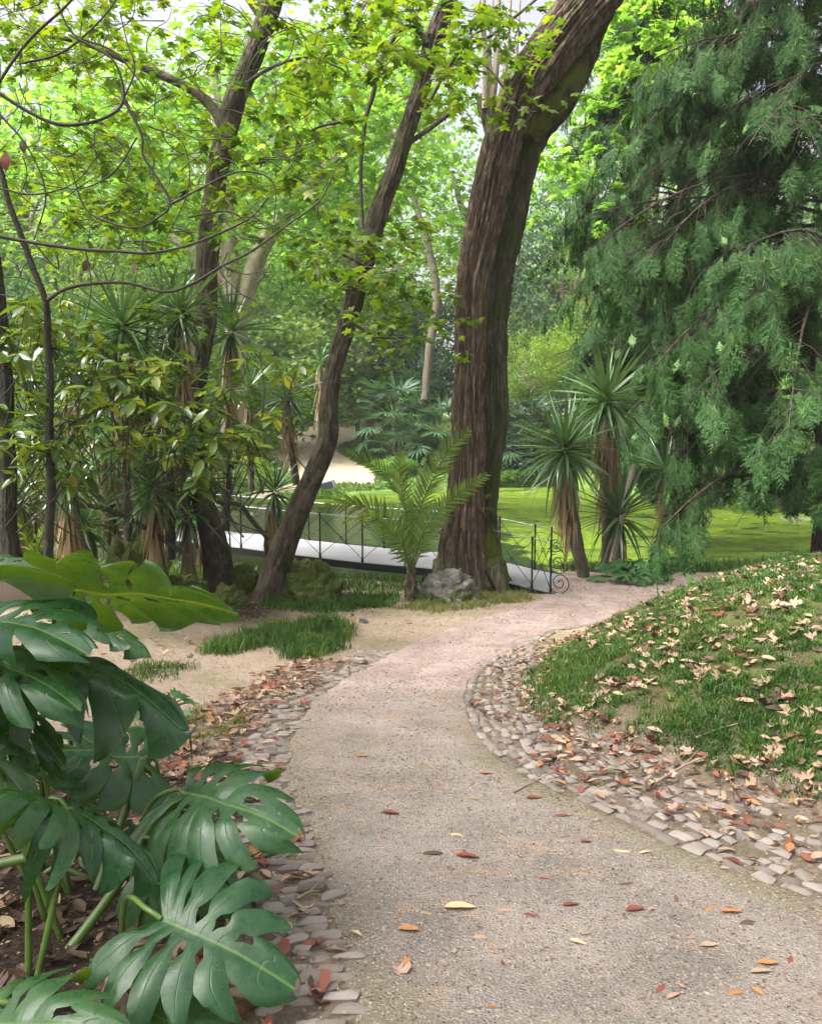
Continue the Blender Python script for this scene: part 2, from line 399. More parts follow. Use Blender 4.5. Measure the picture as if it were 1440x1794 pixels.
def axis(parts): 
    r = []
    for a, b, s in parts: r += list(np.arange(a, b, s))
    return np.array(sorted(set(np.round(r, 4))))
gx = axis([(-200, -60, 20), (-60, -16, 3), (-16, -4, .3), (-4, 5.5, .055), (5.5, 16, .3), (16, 60, 3), (60, 201, 20)])
gy = axis([(-60, -4, 4), (-4, 1.6, .4), (1.6, 9, .055), (9, 17, .09), (17, 40, .4), (40, 90, 1.2), (90, 160, 10), (160, 301, 20)])
GX, GY = np.meshgrid(gx, gy)
GZ = terr(GX, GY)
ny, nx = GX.shape
i = np.arange(ny-1)[:, None]*nx+np.arange(nx-1)[None]
GF = np.stack([i, i+1, i+nx+1, i+nx], -1).reshape(-1, 4)
mi = inside(GX, GY, MOUND); md = dist_poly(GX, GY, MOUND, True)
mound_m = np.where(mi, sstep(.0, .45, md+(fbm(GX*3, GY*3, 0, 8)-.5)*.5), 0)
far_m = sstep(15.5, 17.5, GY)
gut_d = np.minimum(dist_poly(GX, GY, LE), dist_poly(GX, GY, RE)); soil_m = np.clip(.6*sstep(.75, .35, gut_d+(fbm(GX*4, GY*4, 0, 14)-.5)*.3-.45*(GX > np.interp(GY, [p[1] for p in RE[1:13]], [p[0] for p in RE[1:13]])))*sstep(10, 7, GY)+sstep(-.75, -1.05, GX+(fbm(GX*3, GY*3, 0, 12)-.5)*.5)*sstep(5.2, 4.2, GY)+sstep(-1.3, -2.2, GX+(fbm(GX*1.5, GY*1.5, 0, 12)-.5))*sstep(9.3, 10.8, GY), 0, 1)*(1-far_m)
mcol = np.stack([mound_m, far_m, soil_m, np.ones_like(GX)], -1).reshape(-1, 4)

def ground_mat():
    m, n, l, b = mat('sandy_garden_soil')
    at_ = n.new('ShaderNodeAttribute'); at_.attribute_name = 'mask'; sp = n.new('ShaderNodeSeparateColor'); l.new(at_.outputs['Color'], sp.inputs[0])
    a = noise(n, l, 1.2, 5, .65); f = noise(n, l, 45, 5, .75); c_ = noise(n, l, 160, 3, .7)
    r1 = ramp(n, [(.3, (.26, .19, .135)), (.5, (.405, .315, .24)), (.7, (.52, .43, .35))]); l.new(f.outputs[0], r1.inputs[0])
    gm = ramp(n, [(.50, (0, 0, 0)), (.64, (1, 1, 1))]); l.new(a.outputs[0], gm.inputs[0])
    sand = mix(n, l, math_(n, l, 'MULTIPLY', gm.outputs[0], .5), r1.outputs[0], (.22, .22, .09))
    r2 = ramp(n, [(.3, (.03, .028, .014)), (.5, (.085, .078, .035)), (.7, (.19, .155, .085))]); l.new(f.outputs[0], r2.inputs[0])
    mossy = mix(n, l, math_(n, l, 'MULTIPLY', gm.outputs[0], .6), r2.outputs[0], (.13, .18, .045))
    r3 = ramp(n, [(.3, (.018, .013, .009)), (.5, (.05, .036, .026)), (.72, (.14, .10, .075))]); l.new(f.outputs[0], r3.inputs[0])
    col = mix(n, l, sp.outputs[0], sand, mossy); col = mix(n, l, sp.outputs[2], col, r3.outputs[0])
    col = mix(n, l, sp.outputs[1], col, mix(n, l, gm.outputs[0], (.10, .17, .03), (.17, .24, .06)))
    l.new(col, b.inputs['Base Color']); b.inputs['Roughness'].default_value = .95; b.inputs['Specular IOR Level'].default_value = .1
    bump(n, l, b, math_(n, l, 'ADD', f.outputs[0], c_.outputs[0]), .8, .02)
    return m
M_ground = ground_mat()
g = Geo(); g.add(np.stack([GX, GY, GZ], -1).reshape(-1, 3), GF)
g.build('ground', M_ground, col=mcol, kind='structure')

# the path: a sheet a few millimetres above the ground
def path_mat():
    m, n, l, b = mat('compacted_gravel')
    at_ = n.new('ShaderNodeAttribute'); at_.attribute_name = 'mask'; sp = n.new('ShaderNodeSeparateColor'); l.new(at_.outputs['Color'], sp.inputs[0])
    f = noise(n, l, 95, 8, .9); a = noise(n, l, 2.0, 5, .7); h = noise(n, l, 190, 3, .8)
    v = n.new('ShaderNodeTexVoronoi'); v.inputs['Scale'].default_value = 110; tc = n.new('ShaderNodeTexCoord'); l.new(tc.outputs['Object'], v.inputs['Vector'])
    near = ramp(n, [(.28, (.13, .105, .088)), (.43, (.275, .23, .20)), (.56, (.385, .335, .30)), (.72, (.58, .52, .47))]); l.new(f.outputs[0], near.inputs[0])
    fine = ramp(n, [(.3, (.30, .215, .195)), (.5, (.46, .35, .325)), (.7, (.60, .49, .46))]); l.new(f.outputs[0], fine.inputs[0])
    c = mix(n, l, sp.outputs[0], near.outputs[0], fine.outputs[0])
    wr = ramp(n, [(.35, (.72,)*3), (.65, (1.18,)*3)]); l.new(a.outputs[0], wr.inputs[0]); c = mix(n, l, 1.0, c, wr.outputs[0], 'MULTIPLY')
    pg = ramp(n, [(.53, (0, 0, 0)), (.66, (1, 1, 1))]); l.new(h.outputs[0], pg.inputs[0])
    c = mix(n, l, math_(n, l, 'MULTIPLY', pg.outputs[0], .45), c, (.58, .50, .42))
    fl = noise(n, l, 3.2, 5, .8); fr = ramp(n, [(.56, (0, 0, 0)), (.63, (1, 1, 1))]); l.new(fl.outputs[0], fr.inputs[0])
    c = mix(n, l, math_(n, l, 'MULTIPLY', fr.outputs[0], .40), c, (.50, .33, .22))
    mo = math_(n, l, 'MULTIPLY', sp.outputs[1], math_(n, l, 'MULTIPLY', a.outputs[0], 1.7), clamp=True)
    c = mix(n, l, math_(n, l, 'MULTIPLY', mo, .55), c, (.19, .17, .06))
    v2 = n.new('ShaderNodeTexVoronoi'); v2.inputs['Scale'].default_value = 75; l.new(tc.outputs['Object'], v2.inputs['Vector']); sc2 = n.new('ShaderNodeSeparateColor'); l.new(v2.outputs['Color'], sc2.inputs[0])
    inn = math_(n, l, 'LESS_THAN', v2.outputs['Distance'], .42); pk = math_(n, l, 'MULTIPLY', inn, math_(n, l, 'GREATER_THAN', sc2.outputs[0], .72)); pd_ = math_(n, l, 'MULTIPLY', inn, math_(n, l, 'LESS_THAN', sc2.outputs[0], .16))
    c = mix(n, l, math_(n, l, 'MULTIPLY', pk, .6), c, (.56, .47, .36)); c = mix(n, l, math_(n, l, 'MULTIPLY', pd_, .6), c, (.07, .055, .04))
    l.new(c, b.inputs['Base Color']); b.inputs['Roughness'].default_value = .92; b.inputs['Specular IOR Level'].default_value = .15
    bump(n, l, b, math_(n, l, 'ADD', f.outputs[0], math_(n, l, 'MULTIPLY', v.outputs[0], 1.2)), 1.0, .012)
    return m
M_path = path_mat()
def path_sheet():
    xs = np.arange(-1.6, 10, .05); ys = np.concatenate([np.arange(-3, 1.6, .2), np.arange(1.6, 15.3, .05)])
    X, Y = np.meshgrid(xs, ys)
    i_ = inside(X, Y, PATH); d = np.where(i_, 1, -1)*dist_poly(X, Y, PATH, True)+(fbm(X*4, Y*4, 0, 31)-.5)*.06
    z = terr(X, Y)+.012*sstep(-.03, .10, d)-.02*sstep(.0, -.06, d)
    ny, nx = X.shape; q = np.arange(ny-1)[:, None]*nx+np.arange(nx-1)[None]
    ok = (d > -.07); k = ok[:-1, :-1] & ok[1:, :-1] & ok[:-1, 1:] & ok[1:, 1:]
    q = q[k]; F = np.stack([q, q+1, q+nx+1, q+nx], -1)
    dl = dist_poly(X, Y, LE); dr = dist_poly(X, Y, RE)
    moss = np.clip(sstep(.22, .02, dl+(fbm(X*3, Y*3, 0, 32)-.5)*.35)*.8+sstep(.22, .0, dr+(fbm(X*3, Y*3, 0, 33)-.5)*.3), 0, 1)*sstep(7, 4.5, Y)
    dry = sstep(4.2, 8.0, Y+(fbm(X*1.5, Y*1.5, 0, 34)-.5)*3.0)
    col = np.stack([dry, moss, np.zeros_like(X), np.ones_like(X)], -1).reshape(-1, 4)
    used = np.zeros(X.size, bool); used[F.ravel()] = True; mp = np.cumsum(used)-1
    V = np.stack([X, Y, z], -1).reshape(-1, 3)[used]
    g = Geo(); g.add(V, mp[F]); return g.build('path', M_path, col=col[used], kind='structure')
path_sheet()

# pond
def pond_mat():
    m, n, l, b = mat('algae_covered_water')
    a = noise(n, l, .5, 7, .75, stretch=(.6, 1.0, 1), dist=1.8); f = noise(n, l, 4, 5, .7); s = noise(n, l, 1.0, 6, .75, stretch=(1.1, .8, 1), dist=1.2)
    r = ramp(n, [(.3, (.055, .095, .006)), (.5, (.11, .17, .012)), (.7, (.19, .245, .03))]); l.new(f.outputs[0], r.inputs[0])
    c = mix(n, l, math_(n, l, 'MULTIPLY', math_(n, l, 'SUBTRACT', s.outputs[0], .42, clamp=True), 4.5, clamp=True), r.outputs[0], (.05, .085, .012))
    tc = n.new('ShaderNodeTexCoord'); sx = n.new('ShaderNodeSeparateXYZ'); l.new(tc.outputs['Object'], sx.inputs[0])
    lf = math_(n, l, 'MULTIPLY', math_(n, l, 'SUBTRACT', 3.0, sx.outputs[0], clamp=True), math_(n, l, 'MULTIPLY', math_(n, l, 'SUBTRACT', 34.0, sx.outputs[1], clamp=True), .24))
    cov = math_(n, l, 'ADD', a.outputs[0], lf)
    op = ramp(n, [(.55, (0, 0, 0)), (.585, (1, 1, 1))]); l.new(cov, op.inputs[0])
    c = mix(n, l, op.outputs[0], c, (.02, .035, .012))
    ro = ramp(n, [(.55, (.75,)*3), (.585, (.06,)*3)]); l.new(cov, ro.inputs[0])
    l.new(c, b.inputs['Base Color']); l.new(ro.outputs[0], b.inputs['Roughness'])
    spc = ramp(n, [(.55, (.08,)*3), (.585, (.5,)*3)]); l.new(cov, spc.inputs[0]); l.new(spc.outputs[0], b.inputs['Specular IOR Level'])
    bump(n, l, b, f.outputs[0], .5, .03)
    return m
PV = catmull(np.array(POND+[POND[0]], float)[:, [0, 1, 1]], 120)[:-1]
me = bpy.data.meshes.new('pond_water'); bm = bmesh.new()
cen = np.mean(POND, 0)
f_ = bm.faces.new([bm.verts.new((p[0], p[1], -1.15)) for p in (np.array(POND)-cen)*1.02+cen]); bmesh.ops.triangulate(bm, faces=[f_])
bm.normal_update()
for ff in bm.faces:
    if ff.normal.z < 0: ff.normal_flip()
bm.to_mesh(me); bm.free(); me.materials.append(pond_mat())
link('pond_water', me, kind='structure')

# far sandy path on the other bank
M_farpath = flat_mat('far_pale_sand', (.38, .30, .225), .95, var=.15, sc=1.2)
FARP = []
def drape(name, pxpoly, mtl, dz=.03, sub=26, **kw):
    P = np.array([ground_hit(*p)[:2] for p in pxpoly]); FARP.append(P); lo, hi = P.min(0), P.max(0)
    X, Y = np.meshgrid(np.linspace(lo[0], hi[0], sub*2), np.linspace(lo[1], hi[1], sub*3))
    ins = inside(X, Y, P); ny, nx = X.shape; q = np.arange(ny-1)[:, None]*nx+np.arange(nx-1)[None]
    k = ins[:-1, :-1] | ins[1:, 1:]; q = q[k]
    g = Geo(); g.add(np.stack([X, Y, terr(X, Y)+dz], -1).reshape(-1, 3), np.stack([q, q+1, q+nx+1, q+nx], -1)); return g.build(name, mtl, **kw)
drape('far_path', [(470, 800), (490, 758), (560, 744), (620, 742), (665, 744), (668, 756), (640, 768), (598, 778), (588, 792), (620, 810), (655, 830), (655, 850), (600, 846), (560, 850), (500, 868), (395, 885), (395, 868), (470, 858), (520, 846), (505, 815)], M_farpath, kind='structure')
drape('far_path', [(880, 690), (920, 680), (1100, 668), (1110, 690), (1000, 697), (900, 700)], M_farpath, kind='structure')

#@@SECTION2@@
# ------------------------------------------------------------------ kerbs and cobbled gutters
def stone_mat(name, cs, moss=.4):
    m, n, l, b = mat(name)
    ob = n.new('ShaderNodeObjectInfo'); ge = n.new('ShaderNodeNewGeometry')
    f = math_(n, l, 'FRACT', math_(n, l, 'ADD', ob.outputs['Random'], ge.outputs['Random Per Island']))
    r = ramp(n, [(i/(len(cs)-1), c) for i, c in enumerate(cs)]); l.new(f, r.inputs[0])
    ns = noise(n, l, 40, 5, .7); dk = ramp(n, [(.3, (.55,)*3), (.6, (1.15,)*3)]); l.new(ns.outputs[0], dk.inputs[0])
    c = mix(n, l, 1.0, r.outputs[0], dk.outputs[0], 'MULTIPLY')
    mn = noise(n, l, 3.5, 4, .7, coord='Generated'); mr = ramp(n, [(.58, (0, 0, 0)), (.72, (1, 1, 1))]); l.new(mn.outputs[0], mr.inputs[0])
    c = mix(n, l, math_(n, l, 'MULTIPLY', mr.outputs[0], moss), c, (.17, .17, .06))
    l.new(c, b.inputs['Base Color']); b.inputs['Roughness'].default_value = .8
    bump(n, l, b, ns.outputs[0], .6, .006); return m
M_sett = stone_mat('worn_limestone', [(.12, .10, .085), (.21, .18, .155), (.31, .27, .24), (.16, .13, .11), (.26, .215, .185)])
def stone_mesh(seed):
    r = np.random.default_rng(seed); N = 5
    X, Y = np.meshgrid(np.linspace(-.5, .5, N), np.linspace(-.5, .5, N))
    c = r.uniform(-.13, .13, (4, 2)); w = [(.5-X)*(.5-Y), (.5+X)*(.5-Y), (.5+X)*(.5+Y), (.5-X)*(.5+Y)]
    DX = sum(wi*ci[0] for wi, ci in zip(w, c)); DY = sum(wi*ci[1] for wi, ci in zip(w, c))
    e = np.maximum(abs(X), abs(Y))*2
    Z = .5-.22*e**4+r.uniform(-.12, .12, X.shape)*(e < .99)+r.uniform(-.1, .1)*X+r.uniform(-.1, .1)*Y
    k = 1-.06*(e > .99)*(abs(X) > .49)*(abs(Y) > .49)
    V = np.stack([(X+DX)*k, (Y+DY)*k, Z], -1).reshape(-1, 3)
    q = np.arange(N-1)[:, None]*N+np.arange(N-1)[None]
    g = Geo(); g.add(V, np.stack([q, q+1, q+N+1, q+N], -1).reshape(-1, 4))
    ring = list(range(N))+[N*(j+1)-1 for j in range(1, N)]+[N*N-1-j for j in range(1, N)]+[N*(N-1-j) for j in range(1, N-1)]
    RV = V[ring]; low = RV.copy(); low[:, 2] = -.7; K = len(ring)
    g.add(np.vstack([RV, low]), [[j, j+K, (j+1) % K+K, (j+1) % K] for j in range(K)])
    return g
SG = [stone_mesh(100+i) for i in range(9)]
SM = [s.mesh('cobblestone', M_sett) for s in SG]
def offset_curve(P, step):
    P = np.array(P); d = np.concatenate([[0], np.cumsum(np.linalg.norm(np.diff(P, axis=0), axis=1))])
    s = np.arange(0, d[-1], step); Q = np.stack([np.interp(s, d, P[:, k]) for k in (0, 1)], -1)
    Q = np.stack([np.convolve(np.pad(Q[:, k], 6, 'edge'), np.ones(13)/13, 'valid') for k in (0, 1)], -1)
    T = nrm(np.gradient(Q, axis=0)); N_ = np.stack([T[:, 1], -T[:, 0]], -1); return Q, T, N_
def lay_stones(root_name, P, rows, side, ymin, ymax, cond=None, jit=.5, **kw):
    """rows: (offset, length along, width across, keep probability)"""
    Q, T, N_ = offset_curve(P, .01); items = []
    for off, la, wa, keep in rows:
        k = 0
        while k < len(Q):
            L_ = la*random.uniform(.75, 1.3); kk = min(len(Q)-1, k+int(L_*50)); p = Q[kk]+N_[kk]*side*(off+random.gauss(0, .006)*jit*2)
            k += int(L_*100)+1
            if not (ymin < p[1] < ymax) or random.random() > keep or (cond and not cond(p[0], p[1])): continue
            items.append((p[0], p[1], math.atan2(T[kk][1], T[kk][0])+random.gauss(0, .08)*jit, L_*.9, wa*random.uniform(.8, 1.02)))
    items.sort(key=lambda q: q[0]**2+q[1]**2)
    root = link(root_name, None, kind='structure', **kw)
    for j, (x, y, a, L_, w_) in enumerate(items[:295]):
        s = 1e-9
        link('cobblestone', SM[j % 9], root, (x, y, gz(x, y)+random.uniform(-.012, .002)), (random.gauss(0, .07), random.gauss(0, .07), a), (L_, w_, .04))
    if len(items) > 295:
        g = Geo()
        for j, (x, y, a, L_, w_) in enumerate(items[295:]):
            s = SG[j % 9]; V = np.concatenate(s.V)*np.array([L_, w_, .04]); c, sn = math.cos(a), math.sin(a)
            V = V@np.array([[c, sn, 0], [-sn, c, 0], [0, 0, 1]])+np.array([x, y, gz(x, y)+random.uniform(-.012, .002)])
            n0 = g.n
            g.add(V[:25], s.F[0]); g.add(V[25:], s.F[1]-25)
        g.build('cobblestones', M_sett, root, kind='stuff')
    return items
lay_stones('kerb', RE, [(.035, .115, .06, .97), (.105, .105, .062, .93)], 1, 2.0, 10.5)
notmound = lambda x, y: not (inside(np.array([x]), np.array([y]), MOUND)[0] and dist_poly(np.array([x]), np.array([y]), MOUND, True)[0] > .12)
lay_stones('gutter', RE, [(.175+.072*k, .085, .06, .86-.075*k) for k in range(10)], 1, 2.2, 8.6, notmound, 1.0)
lay_stones('gutter', LE, [(.05, .048, .105, .98), (.15, .052, .09, .93), (.24, .06, .085, .75), (.33, .07, .085, .4)], -1, 1.9, 8.5, None, 2.4)

# ------------------------------------------------------------------ bridge
bridge = thing('footbridge', 'low arched footbridge with pale deck and thin black iron railings crossing the pond', 'footbridge', loc=(0, 0, 0))
bx = np.array([2.55, 2.23, 1.95, 1.33, .6, -.11, -.88, -1.68, -2.5, -3.3, -4.1, -4.9, -5.7, -6.5, -7.4, -9.0])
bz = np.array([-.925, -.91, -.87, -.73, -.66, -.655, -.65, -.625, -.59, -.55, -.52, -.50, -.50, -.52, -.55, -.7])
by = 13.0+(2.23-bx)*.5
offx, offy = .35, 2.0
def strip_box(NA, FA, zt, zb):      # slab between a near polyline and a far polyline
    n_ = len(NA); V = np.vstack([np.c_[NA, zt], np.c_[FA, zt], np.c_[NA, zb], np.c_[FA, zb]])
    F = []
    for i_ in range(n_-1):
        a, b_ = i_, i_+1
        F += [[a, b_, b_+n_, a+n_], [a+2*n_, a+3*n_, b_+3*n_, b_+2*n_], [a, a+2*n_, b_+2*n_, b_], [a+n_, b_+n_, b_+3*n_, a+3*n_]]
    F += [[0, n_, 3*n_, 2*n_], [n_-1, 3*n_-1, 4*n_-1, 2*n_-1][::1]]
    return V, F
fx = np.linspace(2.75, -9, 60); fz = np.interp(-fx, -bx, bz); fz = np.convolve(np.pad(fz, 2, 'edge'), np.ones(5)/5, 'valid'); fy = 13.0+(2.23-fx)*.5
fz[:2] = -.915
NA = np.c_[fx, fy]; FA = np.c_[fx+offx, fy+offy]
g = Geo(); g.add(*strip_box(NA, FA, fz, fz-.07)); g.build('deck', M_deck, bridge, smooth=False)
for off0 in (0.0, 1.0):
    o = np.array([offx, offy])*off0; e = np.array([.02, .05])*(-1 if off0 == 0 else 1)
    A = np.c_[fx[2:], fy[2:]]+o; B = A+e*1.3
    lo_, hi_ = (B, A) if off0 == 0 else (A, B)
    g = Geo(); g.add(*strip_box(lo_, hi_, fz[2:]+.012, fz[2:]-.11)); g.build('side_beam', M_iron, bridge, smooth=False)
def bar(name, pts, r, m, parent, sides=6, n=None):
    g = Geo(); tube(g, pts, r, sides, n or len(pts)); return g.build(name, m, parent)
def spiral(c, ux, R, turns, start, rr=.011):
    t = np.linspace(0, 1, 60); a = start+t*turns*2*PI; rad = R*(1-t*.9)
    return np.array([c+ux*(rad_*math.cos(a_))+np.array([0, 0, 1])*(rad_*math.sin(a_)) for rad_, a_ in zip(rad, a)])
PH = .84
for side_ in (0, 1):
    o = np.array([offx, offy])*side_*.97+np.array([.01, .05])*(1-side_)
    px_ = bx[1:15]; base = np.c_[px_+o[0], 13.0+(2.23-px_)*.5+o[1], np.interp(-px_, -fx, fz)]
    if side_: base[:, 2] = np.where(px_ > 1.2, base[:, 2], base[:, 2])
    for b_ in base:
        g = Geo(); tube(g, [b_-[0, 0, .03], b_+[0, 0, PH]], .015, 6, 2)
        tube(g, [b_, b_+[0, 0, .07]], .024, 6, 2); po = g.build('post', M_iron, bridge)
        g = Geo(); tube(g, [b_+[0, 0, PH*.94], b_+[0, 0, PH*1.015]], .021, 6, 2); g.build('cap', M_iron, po)
    bar('top_rail', base+[0, 0, PH*.97], .009, M_steelrail, bridge, 5)
    for a_, b_ in zip(base[:-1], base[1:]):
        g = Geo(); c_ = (a_+b_)/2+[0, 0, PH*.48]
        for (p, q) in ((a_+[0, 0, .06], b_+[0, 0, PH*.92]), (a_+[0, 0, PH*.92], b_+[0, 0, .06])): tube(g, [p, q], .0055, 4, 2, cap=False)
        u_ = nrm((b_-a_)*[1, 1, 0]); t = np.linspace(0, 2*PI, 13)
        tube(g, np.array([c_+u_*.035*math.cos(k)+np.array([0, 0, .035*math.sin(k)]) for k in t]), .006, 4, 13, cap=False)
        g.build('cross_brace', M_iron, bridge)
    u_ = nrm(base[0]-base[1]); u_[2] = 0; e = base[0]
    g = Geo(); tube(g, spiral(e+u_*.15+[0, 0, .17], u_, .19, 2.0, PI*1.0), .008, 5, 60)
    tube(g, spiral(e+u_*.09+[0, 0, .50], u_, .13, 2.0, PI*.5), .008, 5, 60)
    tube(g, catmull(np.array([e+[0, 0, PH*.93], e+u_*.10+[0, 0, PH*.88], e+u_*.22+[0, 0, .62], e+u_*.20+[0, 0, .42]]), 16), .008, 5, 16)
    g.build('scroll', M_iron, bridge)

# ------------------------------------------------------------------ rocks
def rock_mat(name, moss):
    m, n, l, b = mat(name)
    a = noise(n, l, 7, 7, .7, dist=.6); q = noise(n, l, 2.2, 5, .7)
    r = ramp(n, [(.3, (.05, .045, .04)), (.5, (.20, .18, .155)), (.7, (.42, .39, .34))]); l.new(a.outputs[0], r.inputs[0])
    mr = ramp(n, [(.62-moss*.35, (0, 0, 0)), (.70-moss*.35, (1, 1, 1))]); l.new(q.outputs[0], mr.inputs[0])
    f2 = noise(n, l, 40, 5, .7); mg = ramp(n, [(.3, (.035, .05, .01)), (.5, (.09, .12, .02)), (.7, (.19, .21, .045))]); l.new(f2.outputs[0], mg.inputs[0])
    l.new(mix(n, l, mr.outputs[0], r.outputs[0], mg.outputs[0]), b.inputs['Base Color']); b.inputs['Roughness'].default_value = .92
    bump(n, l, b, math_(n, l, 'ADD', a.outputs[0], f2.outputs[0]), .9, .04); return m
M_rock = rock_mat('pale_mossy_rock', .25); M_rockmoss = rock_mat('moss_covered_rock', .85); M_rockpale = rock_mat('pale_stone', 0)
def rock(label, px, py, w, h, Y, m, seed, group=None, dep=.8):
    b = at(px, py, Y); W_, H_ = pxm(w, Y)/2, pxm(h, Y); D_ = W_*dep
    th = np.linspace(0, 2*PI, 129)[:-1]; ph = np.linspace(-.5, PI/2, 70); TH, PHI = np.meshgrid(th, ph)
    cx, cy, cz = np.cos(TH)*np.cos(PHI), np.sin(TH)*np.cos(PHI), np.sin(PHI)
    k = .75+.55*fbm(cx*1.6+seed, cy*1.6, cz*1.6, seed, 3)+.30*(np.abs(vn(cx*3.3, cy*3.3+seed, cz*3.3, seed)*2-1)-.5)+.16*vn(cx*11, cy*11, cz*11, seed)+.07*vn(cx*24, cy*24, cz*24, seed)
    V = np.stack([cx*W_*k, cy*D_*k, np.sign(cz)*np.abs(cz)**.8*H_*k], -1).reshape(-1, 3)
    n_, s_ = TH.shape; i_ = np.arange(n_-1)[:, None]*s_; j_ = np.arange(s_)[None]; kk = (j_+1) % s_
    g = Geo(); g.add(V, np.stack([i_+j_, i_+kk, i_+s_+kk, i_+s_+j_], -1).reshape(-1, 4))
    o = g.build('rock', m, loc=(b[0], b[1], gz(b[0], b[1])-.02)); return tag(o, label, 'rock', group)
rock('broad mossy rock with a pale bare ridge at the foot of the thick twin trunk', 785, 1035, 100, 48, 12.5, M_rock, 3)
rock('dark moss covered rock just right of the leaning tree base', 535, 1062, 120, 62, 12.6, M_rockmoss, 4)
rock('small mossy rock between the two slim trunks', 430, 1045, 60, 42, 13.0, M_rockmoss, 5)
rock('low mossy rock left of the slim upright trunk', 318, 1085, 90, 45, 11.6, M_rockmoss, 6)
rock('dark mossy boulder half hidden behind the swiss cheese plant', 235, 1070, 130, 95, 11.2, M_rockmoss, 7)
rock('round mossy rock beside the small stump roots', 400, 1080, 60, 36, 11.7, M_rockmoss, 8)
rock('dark boulder under the yucca thicket at the left', 130, 1060, 110, 60, 11.6, M_rockmoss, 9)
rock('small pale stone lying on sand by the grass patch', 637, 1120, 16, 10, 10.4, M_rockpale, 10)
rock('flat grey stone on the pond bank left behind the bridge', 470, 905, 60, 10, 30, M_rockpale, 11)
for k, (px, py, w, lab) in enumerate([(905, 858, 60, 'first stone of the far pond edge right of the thick trunk'), (965, 860, 50, 'long stone of the far pond edge behind the yuccas'), (1275, 905, 70, 'dark stone on the far pond edge below the conifer fringe'), (1325, 915, 60, 'stone on the far pond edge near the right trunk'), (1385, 935, 70, 'pale stone at the pond edge beside the right trunk')]):
    rock(lab, px, py, w, 14 if k < 2 else 26, 44 if k < 2 else 27, M_rock, 20+k, 'stones edging the pond')
# floodlight on the far bank
fl = thing('floodlight', 'grey box floodlight on the far bank above the railing', 'floodlight', loc=tuple(ground_hit(573, 864)))
Yf = fl.location.y; w = pxm(14, Yf)
def rbox(g, c, hx, hy, hz, tilt=0, m=0):
    V = np.array([[x, y, z] for x in (-1, 1) for y in (-1, 1) for z in (-1, 1)], float)*[hx, hy, hz]
    V[V[:, 2] > 0, 1] *= .8
    ct, st = math.cos(tilt), math.sin(tilt); V = V@np.array([[ct, 0, st], [0, 1, 0], [-st, 0, ct]])+c
    g.add(V, [[0, 1, 3, 2], [4, 6, 7, 5], [0, 4, 5, 1], [2, 3, 7, 6], [0, 2, 6, 4], [1, 5, 7, 3]], m)
M_boxgrey = flat_mat('weathered_grey_metal', (.33, .36, .40), .5, .2, .1)
g = Geo(); rbox(g, [0, 0, w*.95], w, w*.8, w*.55, .25); g.build('housing', M_boxgrey, fl, smooth=False)
g = Geo(); rbox(g, [0, -w*.95, w*.95], w*.85, w*.06, w*.42, .25); g.build('glass', flat_mat('dark_glass', (.06, .07, .08), .1), fl, smooth=False)
g = Geo(); tube(g, [[0, 0, -.1], [0, 0, w*.6]], w*.15, 8, 2); g.build('bracket', M_iron, fl)

# ------------------------------------------------------------------ grass, debris and fallen leaves
def terr_n(x, y, e=.04):
    return nrm(np.stack([-(terr(x+e, y)-terr(x-e, y))/(2*e), -(terr(x, y+e)-terr(x, y-e))/(2*e), np.ones_like(x)], -1))
def grass(name, x, y, h, m, w=.0045, lean=.5, **kw):
    N = len(x); z = terr(x, y); a = rng.uniform(0, 2*PI, N); b_ = rng.uniform(0, 2*PI, N); ln = rng.uniform(.1, 1, N)*lean
    dx, dy = np.cos(a), np.sin(a); wx, wy = np.cos(b_)*w, np.sin(b_)*w
    hh = h*rng.uniform(.35, 1.35, N)*(.6+.8*vn(x*9, y*9, 0, 71))
    P0 = np.stack([x, y, z-.01], -1); W_ = np.stack([wx, wy, 0*wx], -1)
    P1 = P0+np.stack([dx*ln*hh*.3, dy*ln*hh*.3, hh*.6], -1); P2 = P0+np.stack([dx*ln*hh, dy*ln*hh, hh*(1-.3*ln)], -1)
    V = np.stack([P0-W_, P0+W_, P1-W_*.75, P1+W_*.75, P2], 1).reshape(-1, 3); k = np.arange(N)[:, None]*5
    g = Geo(); g.add(V, np.concatenate([k+[[0, 1, 3]], k+[[0, 3, 2]], k+[[2, 3, 4]]])); return g.build(name, m, kind='stuff', **kw)
def scatter(n_, x0, x1, y0, y1, fn):
    x = rng.uniform(x0, x1, n_); y = rng.uniform(y0, y1, n_); k = rng.random(n_) < fn(x, y); return x[k], y[k]
def mound_d(x, y): return np.where(inside(x, y, MOUND), dist_poly(x, y, MOUND, True), 0)
cl = lambda x, y: .6*fbm(x*5.5, y*5.5, 0, 41)+.4*vn(x*1.5, y*1.5, 0, 42)
inview = lambda x, y: (np.abs(x) < y*.53+.3)
cx_, cy_ = scatter(60000, .6, 8, 3.0, 13, lambda x, y: inview(x, y)*sstep(.02, .4, mound_d(x, y))*sstep(.32, .50, cl(x, y))*np.clip(6/y, 0, 1)**1.5)
